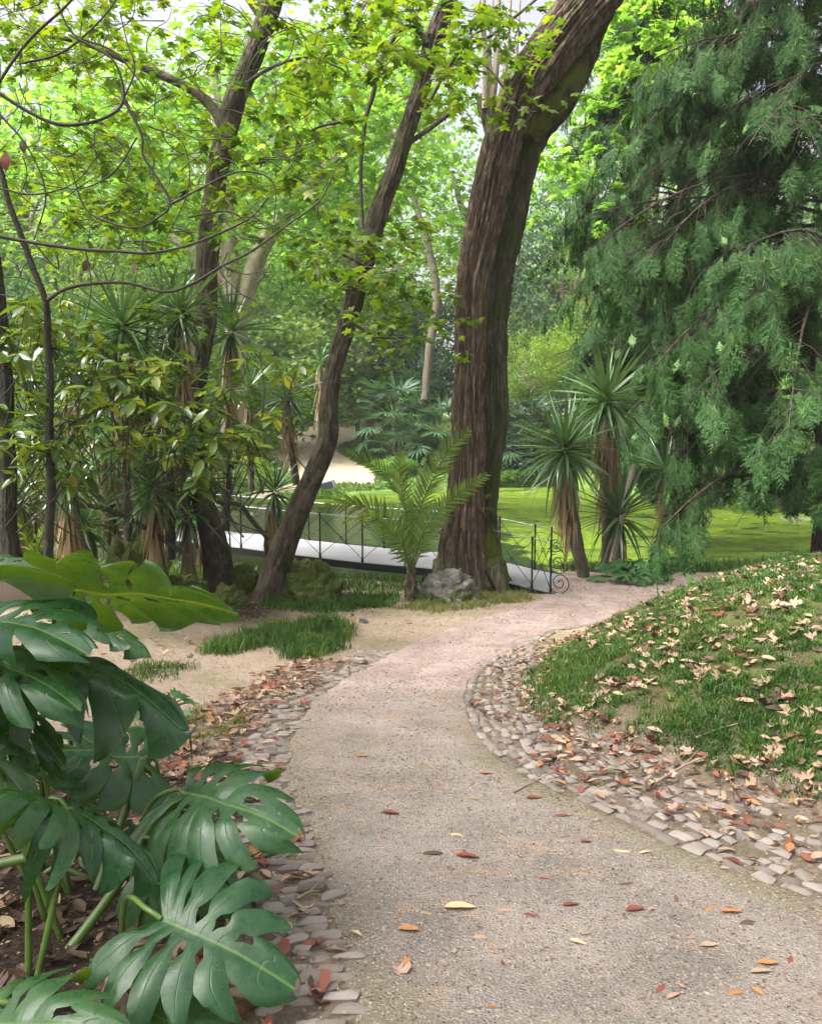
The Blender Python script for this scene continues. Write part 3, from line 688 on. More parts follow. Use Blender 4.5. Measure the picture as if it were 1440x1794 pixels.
def tufts(name, cx_, cy_, per, rad, h, m, w, **kw):
    N = len(cx_)*per; tx, ty = np.repeat(cx_, per), np.repeat(cy_, per); a = rng.uniform(0, 2*PI, N); q = rng.random(N)**.7*rad*np.repeat(rng.uniform(.5, 1.4, len(cx_)), per)
    x, y = tx+q*np.cos(a), ty+q*np.sin(a); hh = h*np.repeat(rng.uniform(.45, 1.35, len(cx_)), per)*rng.uniform(.5, 1.2, N); a2 = a+rng.normal(0, .5, N); ln = rng.uniform(.3, 1.5, N)
    z = terr(x, y)-.008; b_ = rng.uniform(0, 2*PI, N); ww = w*(.75+.1*y); W_ = np.stack([np.cos(b_)*ww, np.sin(b_)*ww, 0*x], -1); dx, dy = np.cos(a2), np.sin(a2); P0 = np.stack([x, y, z], -1)
    P1 = P0+np.stack([dx*ln*hh*.3, dy*ln*hh*.3, hh*.62], -1); P2 = P0+np.stack([dx*ln*hh*.95, dy*ln*hh*.95, hh*(1.05-.35*ln)], -1)
    V = np.stack([P0-W_, P0+W_, P1-W_*.75, P1+W_*.75, P2], 1).reshape(-1, 3); k = np.arange(N)[:, None]*5
    g = Geo(); g.add(V, np.concatenate([k+[[0, 1, 3]], k+[[0, 3, 2]], k+[[2, 3, 4]]])); print(name, N, 'blades'); return g.build(name, m, kind='stuff', **kw)
tufts('mound_grass', cx_, cy_, 14, .03, .06, M_grass, .0032, label='dark green grass tufts on the leaf strewn mound', category='grass')
x, y = scatter(120000, .6, 8, 3.0, 13, lambda x, y: inview(x, y)*sstep(-.02, .3, mound_d(x, y))*(mound_d(x, y) > 0)*(.15+.5*sstep(.5, .35, cl(x, y)))*np.clip(6/y, 0, 1)*.8)
grass('mound_dry_grass', x, y, .035+0*x, M_grass2, .003, 1.2, label='short yellowish grass and moss between the tufts on the mound', category='grass')
def patch(name, pxpoly, n_, h, m, label, thr=.3, w=.004):
    P = np.array([on_base(*p) for p in pxpoly]); lo, hi = P.min(0)-.1, P.max(0)+.1
    x, y = scatter(n_, lo[0], hi[0], lo[1], hi[1], lambda x, y: sstep(-.15, .3, np.where(inside(x, y, P), 1, -1)*dist_poly(x, y, P, True))*sstep(thr, thr+.15, fbm(x*3, y*3, 0, 44))*(1-path_mask(x, y)))
    if len(x): grass(name, x, y, h*(.5+sstep(thr, thr+.3, fbm(x*3, y*3, 0, 44))), m, w, .9, label=label, category='grass')
patch('lawn_grass', [(360, 1150), (390, 1125), (460, 1108), (560, 1095), (612, 1102), (606, 1132), (560, 1152), (505, 1154), (470, 1135), (400, 1150)], 30000, .12, M_grass, 'bright green grass patch on the sand left of the path', .3, .005)
patch('lawn_grass', [(190, 1195), (300, 1170), (340, 1175), (300, 1195), (210, 1215)], 5000, .05, M_grass, 'thin grass under the big leaves at the left', .4)
patch('lawn_grass', [(250, 1270), (330, 1245), (410, 1262), (400, 1290), (300, 1300)], 14000, .06, M_grass2, 'yellowish grass patch beside the left gutter', .3, .003)
patch('lawn_grass', [(690, 1065), (760, 1035), (900, 1035), (935, 1050), (860, 1062), (760, 1075)], 26000, .07, M_grass2, 'low grass round the foot of the palm and thick trunk', .25, .006)
patch('lawn_grass', [(440, 1060), (520, 1045), (690, 1045), (700, 1062), (560, 1075)], 20000, .08, M_grass, 'grass fringe along the rocks below the bridge', .25, .006)
patch('lawn_grass', [(915, 1240), (925, 1200), (965, 1150), (1040, 1180), (1050, 1260), (980, 1280)], 13000, .06, M_grass, 'fresh light grass at the left tip of the mound', .2, .004)
def wide(name, poly, n_, h, m, label, w):
    P = np.array(poly, float); lo, hi = P.min(0), P.max(0)
    x, y = scatter(n_, lo[0], hi[0], lo[1], hi[1], lambda x, y: inside(x, y, P)*(~inside(x, y, POND))*(~inside(x, y, FARP[0]))*(~inside(x, y, FARP[1])))
    grass(name, x, y, h+0*x, m, w, .8, label=label, category='grass')
wide('pond_bank_grass', [(-9, 14), (2, 12.9), (1.8, 14.4), (-2, 15.2), (-5, 16.6), (-9, 17.6), (-12, 19)], 42000, .13, M_grass, 'grass bank between the rocks and the bridge', .009)
wide('pond_bank_grass', [(2.8, 15.2), (9.5, 15.2), (9, 18.2), (6.8, 16.8), (4.8, 16.2), (3, 16.3)], 16000, .16, M_grass, 'tall grass along the near pond edge behind the path bend', .010)
wide('far_bank_grass', [(-12, 30), (-8, 30), (-6, 37), (0, 40), (6, 47), (12, 45), (14, 30), (22, 34), (20, 60), (-20, 60)], 110000, .13, M_midgreen, 'rough green undergrowth on the far bank', .05)

# tiny debris on the path and gutters
def debris(name, n_, fn, x0, x1, y0, y1, size, m, label, dz=.014):
    x, y = scatter(n_, x0, x1, y0, y1, fn); N = len(x); nn = terr_n(x, y)+rng.normal(0, .25, (N, 3)); a = rng.uniform(0, 2*PI, N)
    R = frames(np.stack([np.cos(a), np.sin(a), 0*a], -1), nrm(nn)); T = (np.array([[0, 0, 0], [.25, .5, .1], [0, 1, 0], [-.3, .5, .08]]), np.array([[0, 1, 2], [0, 2, 3]]))
    pos = np.stack([x, y, terr(x, y)+dz], -1); V, F = inst(T, pos, R, size*rng.uniform(.4, 1.4, N)*(.7+.1*y)); g = Geo(); g.add(V, F)
    g.build(name, m, kind='stuff', smooth=False, label=label, category='debris')
def litter_mat(name, cs, rough=.7, trans=.12):
    m = leaf_mat(name, cs, trans, rough, (1.2, 1, .7), clump=6); return m
M_deb = litter_mat('dry_bits', [(.07, .045, .025), (.20, .14, .085), (.30, .23, .155), (.42, .35, .25)])
onp = lambda x, y: path_mask(x, y)*inview(x, y)*(.3+.7*sstep(.45, .6, fbm(x*2.5, y*2.5, 0, 51)))
debris('path_debris', 80000, lambda x, y: onp(x, y)*np.clip(6/y, 0, 1), -1.2, 6, 1.9, 14.5, .017, M_deb, 'small dry leaf bits strewn over the path')
nearp = lambda x, y: (1-path_mask(x, y))*inview(x, y)*(mound_d(x, y) < .25)
debris('ground_debris', 60000, nearp, -4.5, 5, 1.9, 13, .016, M_deb, 'small dry leaf bits on the sand beside the path', .012)

# fallen leaves
def dome_leaf(seed, kind):
    r = np.random.default_rng(seed)
    if kind == 'oval':
        t = np.linspace(0, 1, 7); w = .19*np.sin(PI*t**.85)**.8; w[0] = w[-1] = .004
        cu = r.uniform(-.5, .9); be = r.uniform(-.25, .25)
        V = []
        for ti, wi in zip(t, w):
            for s in (-1, 0, 1): V.append([s*wi, ti-.5, cu*wi*abs(s)*1.2+.35*be*(ti-.5)**2*4+.02+.03*r.random()])
        F = [[3*a+c, 3*a+c+1, 3*a+c+4, 3*a+c+3] for a in range(6) for c in (0, 1)]
        V.append([.008, -.5, .02]); V.append([-.008, -.5, .02]); V.append([0, -.68, .0]); F2 = [[21, 22, 23]]
        g = Geo(); g.add(V[:21], F); g.add(V[21:], [[0, 1, 2]]); return g
    pts = []                                    # lobed
    A = [(-150, .28), (-120, .42), (-95, .25), (-68, .50), (-45, .27), (-22, .5), (0, .62), (22, .5), (45, .27), (68, .5), (95, .25), (120, .42), (150, .28), (180, .06)]
    for a, rr_ in A:
        a = math.radians(a+r.uniform(-6, 6)); q = rr_*r.uniform(.75, 1.1); pts.append([math.sin(a)*q, math.cos(a)*q, 0])
    P = np.array(pts); cu = r.uniform(.8, 2.2); ax = r.uniform(0, PI); d = P[:, 0]*math.cos(ax)+P[:, 1]*math.sin(ax)
    P[:, 2] = cu*d**2+r.uniform(-.02, .06, len(P)); V = np.vstack([P, P*.5, [0, 0, 0]]); V[14:28, 2] = P[:, 2]*.3; n_ = 14
    F4 = [[j, (j+1) % n_, n_+(j+1) % n_, n_+j] for j in range(n_)]; g = Geo(); g.add(V, F4); g2 = [[n_+j, n_+(j+1) % n_, 2*n_] for j in range(n_)]
    g.F.append(np.array(g2)); g.M.append(np.zeros(n_, np.int32)); return g
LM = {k: litter_mat(k, v) for k, v in {
    'red_brown': [(.10, .028, .018), (.17, .05, .032), (.24, .08, .05)], 'orange': [(.26, .10, .035), (.33, .15, .055), (.38, .20, .08)],
    'pale_tan': [(.20, .135, .08), (.31, .22, .14), (.42, .32, .225)], 'cream_yellow': [(.38, .30, .14), (.46, .37, .20), (.52, .44, .28)],
    'dark_brown': [(.04, .025, .018), (.08, .05, .034), (.13, .085, .06)], 'pinkish': [(.24, .135, .095), (.33, .205, .15), (.43, .30, .23)]}.items()}
LG = {(k, c): dome_leaf(300+i_*7+c, k) for i_, k in enumerate(('oval', 'lobed')) for c in range(4)}
LMESH = {}
def leaf_mesh(kind, c, colr):
    key = (kind, c, colr)
    if key not in LMESH: LMESH[key] = LG[(kind, c)].mesh('fallen_leaf', LM[colr])
    return LMESH[key]
FALL = []     # (x, y, kind, colour, size, zone, extra label)
def fall_zone(n_, x0, x1, y0, y1, fn, zone, cols, kinds, smin, smax):
    x, y = scatter(n_, x0, x1, y0, y1, fn)
    for a, b_ in zip(x, y): FALL.append((a, b_, random.choice(kinds), random.choice(cols), random.uniform(smin, smax), zone, None))
C_m = ['pale_tan']*8+['pinkish']*4+['dark_brown']*5+['red_brown']*2
fall_zone(11000, .8, 7, 3.2, 12, lambda x, y: inview(x, y)*(mound_d(x, y) > .15)*.62*np.clip(7/y, 0, 1)*sstep(.3, .5, fbm(x*1.4, y*1.4, 0, 61)), 'mound', C_m, ['lobed', 'oval'], .06, .125)
notp = lambda x, y: (path_mask(x, y) < .3)
fall_zone(5200, .3, 4.2, 2.4, 9.5, lambda x, y: inview(x, y)*notp(x, y)*(mound_d(x, y) < .25)*(dist_poly(x, y, RE) < 1.0)*(x > np.interp(y, [p[1] for p in RE[1:13]], [p[0] for p in RE[1:13]]))*.7*(.3+.9*sstep(.1, .5, dist_poly(x, y, RE))), 'right gutter', ['pale_tan']*4+['red_brown']*4+['dark_brown']*3+['pinkish']*2+['orange'], ['oval', 'oval', 'lobed'], .045, .10)
fall_zone(3000, -1.7, .3, 1.9, 8.0, lambda x, y: inview(x, y)*notp(x, y)*(dist_poly(x, y, LE) < .75)*(x < np.interp(y, [p[1] for p in LE], [p[0] for p in LE]))*(.35+.6*sstep(.15, .4, dist_poly(x, y, LE))), 'left gutter', ['pale_tan']*4+['red_brown']*3+['dark_brown']*3+['pinkish']*3+['orange'], ['oval', 'oval', 'lobed'], .05, .11)
fall_zone(2400, -3.2, -.6, 2.0, 5, lambda x, y: inview(x, y)*(dist_poly(x, y, LE) > .5)*.42, 'soil', ['pale_tan']*2+['pinkish']+['dark_brown']*12, ['lobed', 'oval'], .05, .11)
fall_zone(500, -4.5, 0, 7, 13, lambda x, y: inview(x, y)*notp(x, y)*(.10+.5*sstep(-1.5, -3, x)), 'sand', ['pale_tan']*3+['dark_brown']*2+['red_brown'], ['lobed', 'oval'], .06, .11)
fall_zone(520, -.5, 3.0, 2.2, 9.5, lambda x, y: inview(x, y)*(path_mask(x, y) > .9)*.45, 'path', ['pale_tan']*5+['red_brown']*2+['dark_brown']*3+['pinkish']*2+['orange'], ['oval'], .018, .04)
# the leaves that stand out on the path: pixel, colour, pixel length, rotation, what sets it apart
HERO = [(806, 1600, 'cream_yellow', 62, 0, 'long pale yellow leaf, largest leaf on the middle of the path'), (748, 1608, 'pale_tan', 30, 40, 'grey white leaf left of the long yellow leaf on the path'),
 (716, 1639, 'orange', 44, 5, 'brown orange leaf nearest the left kerb below the long yellow leaf'), (888, 1602, 'pinkish', 38, 0, 'pale pink leaf just right of the long yellow leaf'),
 (1012, 1659, 'cream_yellow', 34, 25, 'pale buff oval leaf alone on the path right of centre'), (842, 1650, 'pinkish', 34, 10, 'pale leaf on the path below the long yellow leaf'),
 (624, 1643, 'cream_yellow', 30, 40, 'cream leaf close to the left gutter stones'), (697, 1711, 'pinkish', 52, 10, 'wide torn pink leaf low on the left of the path'),
 (708, 1690, 'orange', 34, 45, 'orange leaf touching the wide torn pink leaf'), (930, 1612, 'red_brown', 28, 45, 'red brown leaf standing upright right of the pale pink leaf'),
 (1112, 1602, 'red_brown', 40, -15, 'dark red leaf on the path towards the right gutter'), (1240, 1600, 'orange', 30, -30, 'yellow edged leaf beside the orange red leaf at right'),
 (1282, 1607, 'orange', 42, 0, 'orange red leaf right of the yellow edged leaf'), (1310, 1625, 'dark_brown', 40, -20, 'dark leaf below the orange red leaf at right'),
 (1345, 1697, 'orange', 40, 0, 'orange leaf above the pale leaf at the lower right'), (1383, 1690, 'red_brown', 34, -55, 'dark red leaf tilted at the far lower right'),
 (1333, 1712, 'pale_tan', 42, -5, 'pale buff leaf under the orange leaf at the lower right'), (1290, 1748, 'orange', 38, 0, 'orange leaf near the bottom edge at the right'),
 (1327, 1747, 'orange', 28, 60, 'rust leaf right of the orange leaf near the bottom'), (1155, 1743, 'red_brown', 38, -45, 'crimson leaf near the bottom edge right of centre'),
 (1180, 1754, 'pinkish', 34, -30, 'pinkish leaf touching the crimson leaf'), (863, 1774, 'orange', 28, 10, 'small orange leaf at the bottom of the path'),
 (1242, 1665, 'pale_tan', 36, -5, 'thin pale leaf above the lower right leaf group'), (1208, 1650, 'pinkish', 28, -20, 'small pink leaf left of the dark leaf at right'),
 (820, 1510, 'red_brown', 46, 10, 'curled red brown leaf beside the yellow bit mid path'), (760, 1503, 'dark_brown', 46, 0, 'dark grey curled leaf in the middle of the path'),
 (808, 1503, 'orange', 24, 0, 'small yellow orange leaf touching the curled red brown leaf'), (950, 1545, 'red_brown', 30, 15, 'red leaf with pink rim right of centre'),
 (1000, 1592, 'red_brown', 34, -10, 'dark red leaf above the buff oval leaf'), (977, 1480, 'pale_tan', 24, 20, 'small round tan leaf on the middle right of the path'),
 (1027, 1483, 'red_brown', 22, 0, 'small round red leaf next to the tan leaf'), (1090, 1497, 'cream_yellow', 36, 15, 'pale yellow leaf close to the mossy strip at right'),
 (1130, 1500, 'cream_yellow', 24, -20, 'cream leaf scrap by the moss at right'), (800, 1470, 'cream_yellow', 30, 20, 'pale yellow leaf higher on the path'),
 (635, 1330, 'orange', 22, 0, 'orange leaf high on the left of the path'), (630, 1447, 'orange', 20, 0, 'small orange leaf left on the path'),
 (852, 1360, 'orange', 26, 0, 'orange pink leaf near the right kerb'), (830, 1405, 'pale_tan', 34, 20, 'white leaf with dark edge high on the path'),
 (684, 1433, 'red_brown', 36, 10, 'brown leaf pair piece left of centre on the path'), (705, 1277, 'dark_brown', 16, 0, 'small dark leaf far up the path'),
 (935, 1405, 'red_brown', 30, 0, 'red leaf beside the round red leaf near the right kerb'), (985, 1435, 'red_brown', 34, -5, 'flat dark red leaf below the kerb bend'),
 (1270, 1530, 'pale_tan', 20, 0, 'tiny pale leaf near the right kerb'), (1095, 1555, 'dark_brown', 32, -10, 'purple brown leaf by the moss patch')]
def add_leaf(x, y, kind, colr, size, zone, lab, yaw=None, j=0, dz=.012):
    nn = terr_n(np.array([x]), np.array([y]))[0]; nn = nrm(nn+np.random.default_rng(j).normal(0, .22 if lab is None else .1, 3))
    a = random.uniform(0, 2*PI) if yaw is None else yaw; d = np.array([math.cos(a), math.sin(a), 0.]); R = frames(d[None], nn[None])[0]
    M4 = Matrix(R.tolist()).to_4x4(); M4.translation = Vector((x, y, gz(x, y)+dz))
    o = link('fallen_leaf', leaf_mesh(kind, j % 4, colr)); o.matrix_world = M4 @ Matrix.Scale(size, 4); return o
for j, (px, py, colr, plen, rot, lab) in enumerate(HERO):
    h = on_base(px, py); sz = pxm(plen, h[1]); yaw = math.radians(-rot)
    o = add_leaf(h[0], h[1], 'lobed' if 'torn' in lab else 'oval', colr, sz*(1.0 if 'torn' not in lab else .9), 'path', lab, yaw, j)
    tag(o, lab, 'leaf', 'fallen leaves on the path')
FALL.sort(key=lambda q: -q[4]/math.hypot(q[0], q[1]))
ZN = {'mound': 'on the mound grass', 'right gutter': 'in the right cobbled gutter', 'left gutter': 'by the left gutter',
      'soil': 'on soil under the plant', 'sand': 'on the sand', 'path': 'on the path'}
CN = {'pale_tan': 'pale tan', 'pinkish': 'pinkish brown', 'red_brown': 'dark red', 'dark_brown': 'dark brown', 'orange': 'orange', 'cream_yellow': 'cream'}
for j, (x, y, kind, colr, size, zone, _) in enumerate(FALL[:255]):
    o = add_leaf(x, y, kind, colr, size, zone, None, None, 1000+j)
    dist_ = 'close by' if y < 3.6 else ('nearby' if y < 5 else ('further off' if y < 7 else 'far off'))
    u = x/y*FPX+720; side_ = 'far left' if u < 160 else 'left' if u < 420 else 'centre left' if u < 620 else 'centre' if u < 860 else 'centre right' if u < 1080 else 'right' if u < 1280 else 'far right'
    sz_ = '' if .06 < size < .11 else 'small ' if size <= .06 else 'large '
    lab = f"{sz_}{CN[colr]} {'lobed' if kind == 'lobed' else 'oval'} leaf {ZN[zone]}, {dist_} at {side_}"
    tag(o, lab, 'leaf', lab+' of the photo')
rest = {}
for j, q in enumerate(FALL[255:]): rest.setdefault((q[2], j % 4, q[3]), []).append(q)
g = Geo(); mats_ = list(LM); 
for (kind, c, colr), L_ in rest.items():
    G0 = LG[(kind, c)]; V0 = np.concatenate(G0.V); A = np.array([[q[0], q[1], q[4]] for q in L_]); N = len(A)
    nn = nrm(terr_n(A[:, 0], A[:, 1])+rng.normal(0, .22, (N, 3))); a = rng.uniform(0, 2*PI, N); R = frames(np.stack([np.cos(a), np.sin(a), 0*a], -1), nn)
    pos = np.stack([A[:, 0], A[:, 1], terr(A[:, 0], A[:, 1])+.022], -1)
    V, _ = inst((V0, np.zeros((1, 3), int)), pos, R, A[:, 2]); off = np.arange(N)[:, None, None]*len(V0); n0 = g.n
    g.V.append(V); g.UV.append(np.zeros((len(V), 2)))
    for F_ in G0.F:
        FF = (F_[None]+off).reshape(-1, F_.shape[1])+n0; g.F.append(FF); g.M.append(np.full(len(FF), mats_.index(colr), np.int32))
    g.n += len(V)
g.build('leaf_litter', [LM[k] for k in mats_], kind='stuff', label='scattered smaller dry leaves over mound, gutters and sand', category='leaf litter')
# twigs
for j, (a, b_, r_, lab) in enumerate([((1145, 1380), (1242, 1332), .008, 'dry twig lying on the mound edge above the gutter'), ((1215, 1300), (1310, 1272), .006, 'thin dry twig in the mound grass'),
      ((900, 1395), (1010, 1345), .004, 'thin twig across the right gutter'), ((520, 1585), (560, 1575), .005, 'short twig over the left gutter stones'), ((300, 1560), (520, 1500), .009, 'dark stick on the soil under the swiss cheese plant'), ((-40, 1490), (300, 1455), .012, 'long dark branch lying on soil at the left')]):
    A, B = ground_hit(*a), ground_hit(*b_); mid_ = (A+B)/2+[0, .03, .02]; g = Geo(); tube(g, [A+[0, 0, .02], mid_, B+[0, 0, .03]], [r_, r_*.8, r_*.4], 6, 10)
    tube(g, [mid_, mid_+(B-A)*.25+[.05, .08, .03]], [r_*.5, r_*.2], 5, 4); tag(g.build('fallen_twig', M_twig if j > 3 else flat_mat('dry_twig', (.26, .19, .13), .8)), lab, 'twig')
#@@SECTION3@@
# ================================================================== vegetation
# leaf templates: base at origin, growing along +Y, face +Z
def T_kite(w=.3, f=.08): return (np.array([[0, 0, 0], [w, .45, f], [0, 1, -.04], [-w, .45, f]]), np.array([[0, 1, 2], [0, 2, 3]]))
def T_oval(w=.2, f=.06, droop=.15):
    V = [[0, 0, 0]]; 
    for t, k in ((.25, .8), (.55, 1), (.82, .62)): V += [[w*k, t, f*k-droop*t*t], [0, t, -droop*t*t], [-w*k, t, f*k-droop*t*t]]
    V.append([0, 1.04, -droop*1.1])
    F = [[0, 1, 2], [0, 2, 3], [1, 4, 5], [1, 5, 2], [2, 5, 6], [2, 6, 3], [4, 7, 8], [4, 8, 5], [5, 8, 9], [5, 9, 6], [7, 10, 8], [8, 10, 9]]
    return (np.array(V), np.array(F))
def T_maple(k=0):
    A = [(-148, .34), (-118, .40), (-92, .24), (-62, .60), (-50, .50), (-34, .30), (-10, .60), (0, .74), (10, .60), (34, .30), (50, .50), (62, .60), (92, .24), (118, .40), (148, .34)]
    P = [[0, .28, .03]]+[[math.sin(math.radians(a))*r*(1+.06*math.sin(a*3+k)), .28+math.cos(math.radians(a))*r, -.16*r*r] for a, r in A]+[[.015, 0, 0], [-.015, 0, 0]]
    n_ = len(A); F = [[0, j+1, j] for j in range(1, n_)]+[[0, 16, n_], [0, 17, 16], [0, 1, 17]]
    return (np.array(P), np.array(F))
KITE, OVAL, MAPLE = T_kite(), T_oval(), T_maple()
def randdir(N, upbias=0.0, r=None):
    r = r or rng; v = r.normal(0, 1, (N, 3)); v = nrm(v); v[:, 2] += upbias; return nrm(v)
def scatter_leaves(geo, P, T, size, m=0, up=1.2, hang=.2, r=None, flat=None):
    """leaves at points P; faces turned mostly upwards"""
    r = r or rng; N = len(P)
    if N == 0: return
    d = r.normal(0, 1, (N, 3)); d[:, 2] = d[:, 2]*.45-hang; d = nrm(d); n_ = randdir(N, up, r)
    n_ = nrm(n_-d*np.sum(n_*d, 1, keepdims=True)+1e-4)
    V, F = inst(T, P, frames(d, n_), size*r.uniform(.6, 1.25, N)); geo.add(V, F, m)

def crown_points(r, R, n_clump, per, clump_r, flat=.6, hollow=.45, droop=0):
    """clumps spread through an ellipsoid shell, a few points each"""
    c = nrm(r.normal(0, 1, (n_clump, 3)))*(hollow+(1-hollow)*r.random((n_clump, 1))**.6)*np.array(R)
    c[:, 2] = np.where(c[:, 2] < -R[2]*.75, c[:, 2]*.6, c[:, 2])
    cr = clump_r*r.uniform(.5, 1.4, n_clump)
    q = r.normal(0, .5, (n_clump, per, 3)); q[..., 2] *= flat; q[..., 2] -= droop*(q[..., 0]**2+q[..., 1]**2)
    return (c[:, None]+q*cr[:, None, None]).reshape(-1, 3), c
def crown_variant(seed, R, n_clump, per, clump_r, leaf, T=KITE, flat=.45, hollow=.35, up=1.0, hang=.2, m=0, droop=0):
    r = np.random.default_rng(seed); P, c = crown_points(r, R, n_clump, per, clump_r, flat, hollow, droop)
    g = Geo(); scatter_leaves(g, P, T, leaf, m, up, hang, r); return g, c
def limbs(geo, base, tips, r0, r, m=0, sides=7, n=9, wob=.06):
    for t in tips:
        L_ = np.linalg.norm(t-base); k = (base+t)/2+r.normal(0, wob, 3)*L_+np.array([0, 0, .08*L_])
        tube(geo, [base, k, t], [r0, r0*.55, r0*.12], sides, n, m, cap=False)

# ---------------- background trees (shared mesh variants)
BG = {}
def bg_meshes(key, seed, R, nc, per, cr, leaf, mt, T=KITE, trunk_h=6, trunk_r=.35, bark=None, droop=0, flat=.45, hollow=.35, up=1.0, hang=.2):
    r = np.random.default_rng(seed); g, c = crown_variant(seed, R, nc, per, cr, leaf, T, flat, hollow, up, hang, 0, droop)
    gc = g.mesh('crown', mt)
    t = Geo(); H = trunk_h+R[2]; P = [[0, 0, -.5], [r.normal(0, .2), r.normal(0, .2), trunk_h*.5], [r.normal(0, .5), r.normal(0, .5), trunk_h], [r.normal(0, .8), r.normal(0, .8), trunk_h+R[2]*.9]]
    tube(t, P, [trunk_r*1.15, trunk_r*.85, trunk_r*.7, trunk_r*.2], 12, 24, bark=(trunk_r*.08, 8, 1.2, seed), flare=.4)
    tm = t.mesh('trunk', bark or M_bark_far)
    b = Geo(); pick = c[r.permutation(len(c))[:26]]
    for q in pick:
        s0 = np.array([0, 0, trunk_h*.75+max(0, (q[2]+R[2])*.45)]); limbs(b, s0, [q+np.array([0, 0, trunk_h+R[2]*.55])], trunk_r*.4, r, n=8)
    BG[key] = (gc, tm, b.mesh('branch', bark or M_bark_far), trunk_h, R)
def bg_tree(key, name, label, cat, x, y, s, sz=None, group=None, z=None, rot=None):
    gc, tm, bm_, th, R = BG[key]; s3 = (s, s, s*(sz or 1))
    t = thing(name, label, cat, group, (x, y, gz(x, y) if z is None else z), (0, 0, random.uniform(0, 6.28) if rot is None else rot), s3)
    link('trunk', tm, t); link('branch', bm_, t); link('crown', gc, t, (0, 0, th+R[2]*.55)); return t
bg_meshes('plane', 11, (6.5, 6.5, 6.5), 190, 60, 1.35, .32, M_plane, trunk_h=7, trunk_r=.45, bark=M_bark_pale)
bg_meshes('plane2', 12, (5, 5, 7), 160, 60, 1.15, .29, M_plane, trunk_h=6, trunk_r=.35)
bg_meshes('mid', 13, (5, 5, 5.5), 180, 62, 1.1, .24, M_midgreen, trunk_h=4, trunk_r=.3)
bg_meshes('blue', 14, (4, 4, 7), 260, 70, .9, .22, M_blue, trunk_h=3, trunk_r=.3, droop=.25, up=.3, hang=.9)
bg_meshes('yellow', 15, (4, 4, 3.5), 170, 70, .9, .20, M_yellowg, trunk_h=2.2, trunk_r=.18)
def U(px, Y): return (px-720)/FPX*Y
# far woods row closing the view
far = [('mid', -150), ('plane2', 30), ('mid', 200), ('blue', 330), ('mid', 480), ('plane2', 640), ('mid', 900), ('mid', 1010), ('blue', 1130), ('mid', 1260), ('blue', 1390), ('mid', 1540)]
FL = ['outermost far tree at the left edge', 'tall far tree behind the left yucca thicket', 'far green tree behind the arching branches', 'dark far tree left of the pale forked trunk', 'far green tree behind the pale plane tree', 'far bright tree above the sandy slope', 'far tree seen just right of the thick twin trunk', 'far tree above the yellow shrubs', 'dark far tree behind the tall yucca', 'far green tree behind the drooping conifer', 'dark far tree behind the right conifer branches', 'outermost far tree at the right edge']
for (k, px), lab in zip(far, FL):
    Y = 84+random.uniform(-6, 8); bg_tree(k, 'woodland_tree', lab, 'tree', U(px, Y), Y, random.uniform(1.45, 1.75), 1.0, 'far trees closing the view')
mids = [('plane', 60, 46, 1.25, 'bright green broad plane tree high at the upper left'), ('plane2', 250, 52, 1.35, 'light green plane tree behind the arching twigs'), ('mid', 130, 36, .95, 'mid green tree behind the left yuccas'),
        ('plane', 640, 54, 1.35, 'bright plane tree over the sandy slope behind the leaning trunk'), ('mid', 500, 60, 1.2, 'rounded mid green tree above the far sand path'),
        ('blue', 985, 52, 1.25, 'dark bluish tree in the gap right of the thick twin trunk'), ('mid', 1130, 48, 1.2, 'leafy tree behind the conifer left edge'), ('blue', 1290, 42, 1.2, 'dark weeping tree behind the conifer'), ('plane', 1130, 62, 1.5, 'tall yellow green tree at the top between trunk and conifer'),
        ('mid', 1440, 40, 1.2, 'dense tree behind the right frame edge'), ('plane2', -110, 40, 1.2, 'leafy tree beyond the left frame edge'), ('plane', 420, 66, 1.6, 'tallest bright plane tree behind the pale forked trunk')]
for k, px, Y, s, lab in mids: bg_tree(k, 'broadleaf_tree', lab, 'tree', U(px, Y), Y, s)
for k, x_, y_, s, lab in (('plane', -11.5, .5, 1.05, 'unseen tree added beyond the left frame edge so its crown shades the path'),):
    bg_tree(k, 'added_shade_tree', lab, 'tree', x_, y_, s)  # out of view, added only to keep sun off the foreground
# shrubs: low crowns near the ground
def shrub_mesh(seed, R, nc, per, cr, leaf, mt, T=KITE, up=.8, hang=.2, flat=.7):
    g, c = crown_variant(seed, R, nc, per, cr, leaf, T, flat, .5, up, hang); s = Geo(); r = np.random.default_rng(seed)
    for q in c[:24]: limbs(s, np.array([r.normal(0, .15), r.normal(0, .15), -R[2]*.75]), [q], R[2]*.03, r, sides=5, n=6)
    return g.mesh('foliage', mt), s.mesh('stem', M_bark_far), R
SH = {'green': shrub_mesh(21, (2.2, 2.2, 1.8), 150, 55, .55, .15, M_midgreen), 'bright': shrub_mesh(22, (2.2, 2.2, 1.8), 150, 55, .55, .16, M_plane), 'yellow': shrub_mesh(23, (2.2, 2.2, 1.8), 140, 55, .5, .13, M_yellowg),
      'dark': shrub_mesh(24, (2.2, 2.2, 2.0), 170, 60, .5, .15, M_blue), 'fern': shrub_mesh(25, (1, 1, .5), 60, 40, .35, .16, M_fern, up=1.5)}
def shrub(k, px, py, Y, wpx, hpx, lab, cat='shrub', name='shrub', group=None):
    gm, sm, R = SH[k]; sx = pxm(wpx, Y)/2/R[0]; sz = pxm(hpx, Y)/2/R[2]; x = U(px, Y); zc = at(px, py, Y)[2]
    t = thing(name, lab, cat, group, (x, Y, zc), (0, 0, random.uniform(0, 6.28)), (sx, max(sx, .3), sz)); link('foliage', gm, t); link('stem', sm, t); return t
shrub('green', 480, 650, 50, 330, 270, 'green bush filling the view behind the pair of slim trunks')
shrub('bright', 620, 600, 56, 280, 260, 'bright bush above the sandy slope')
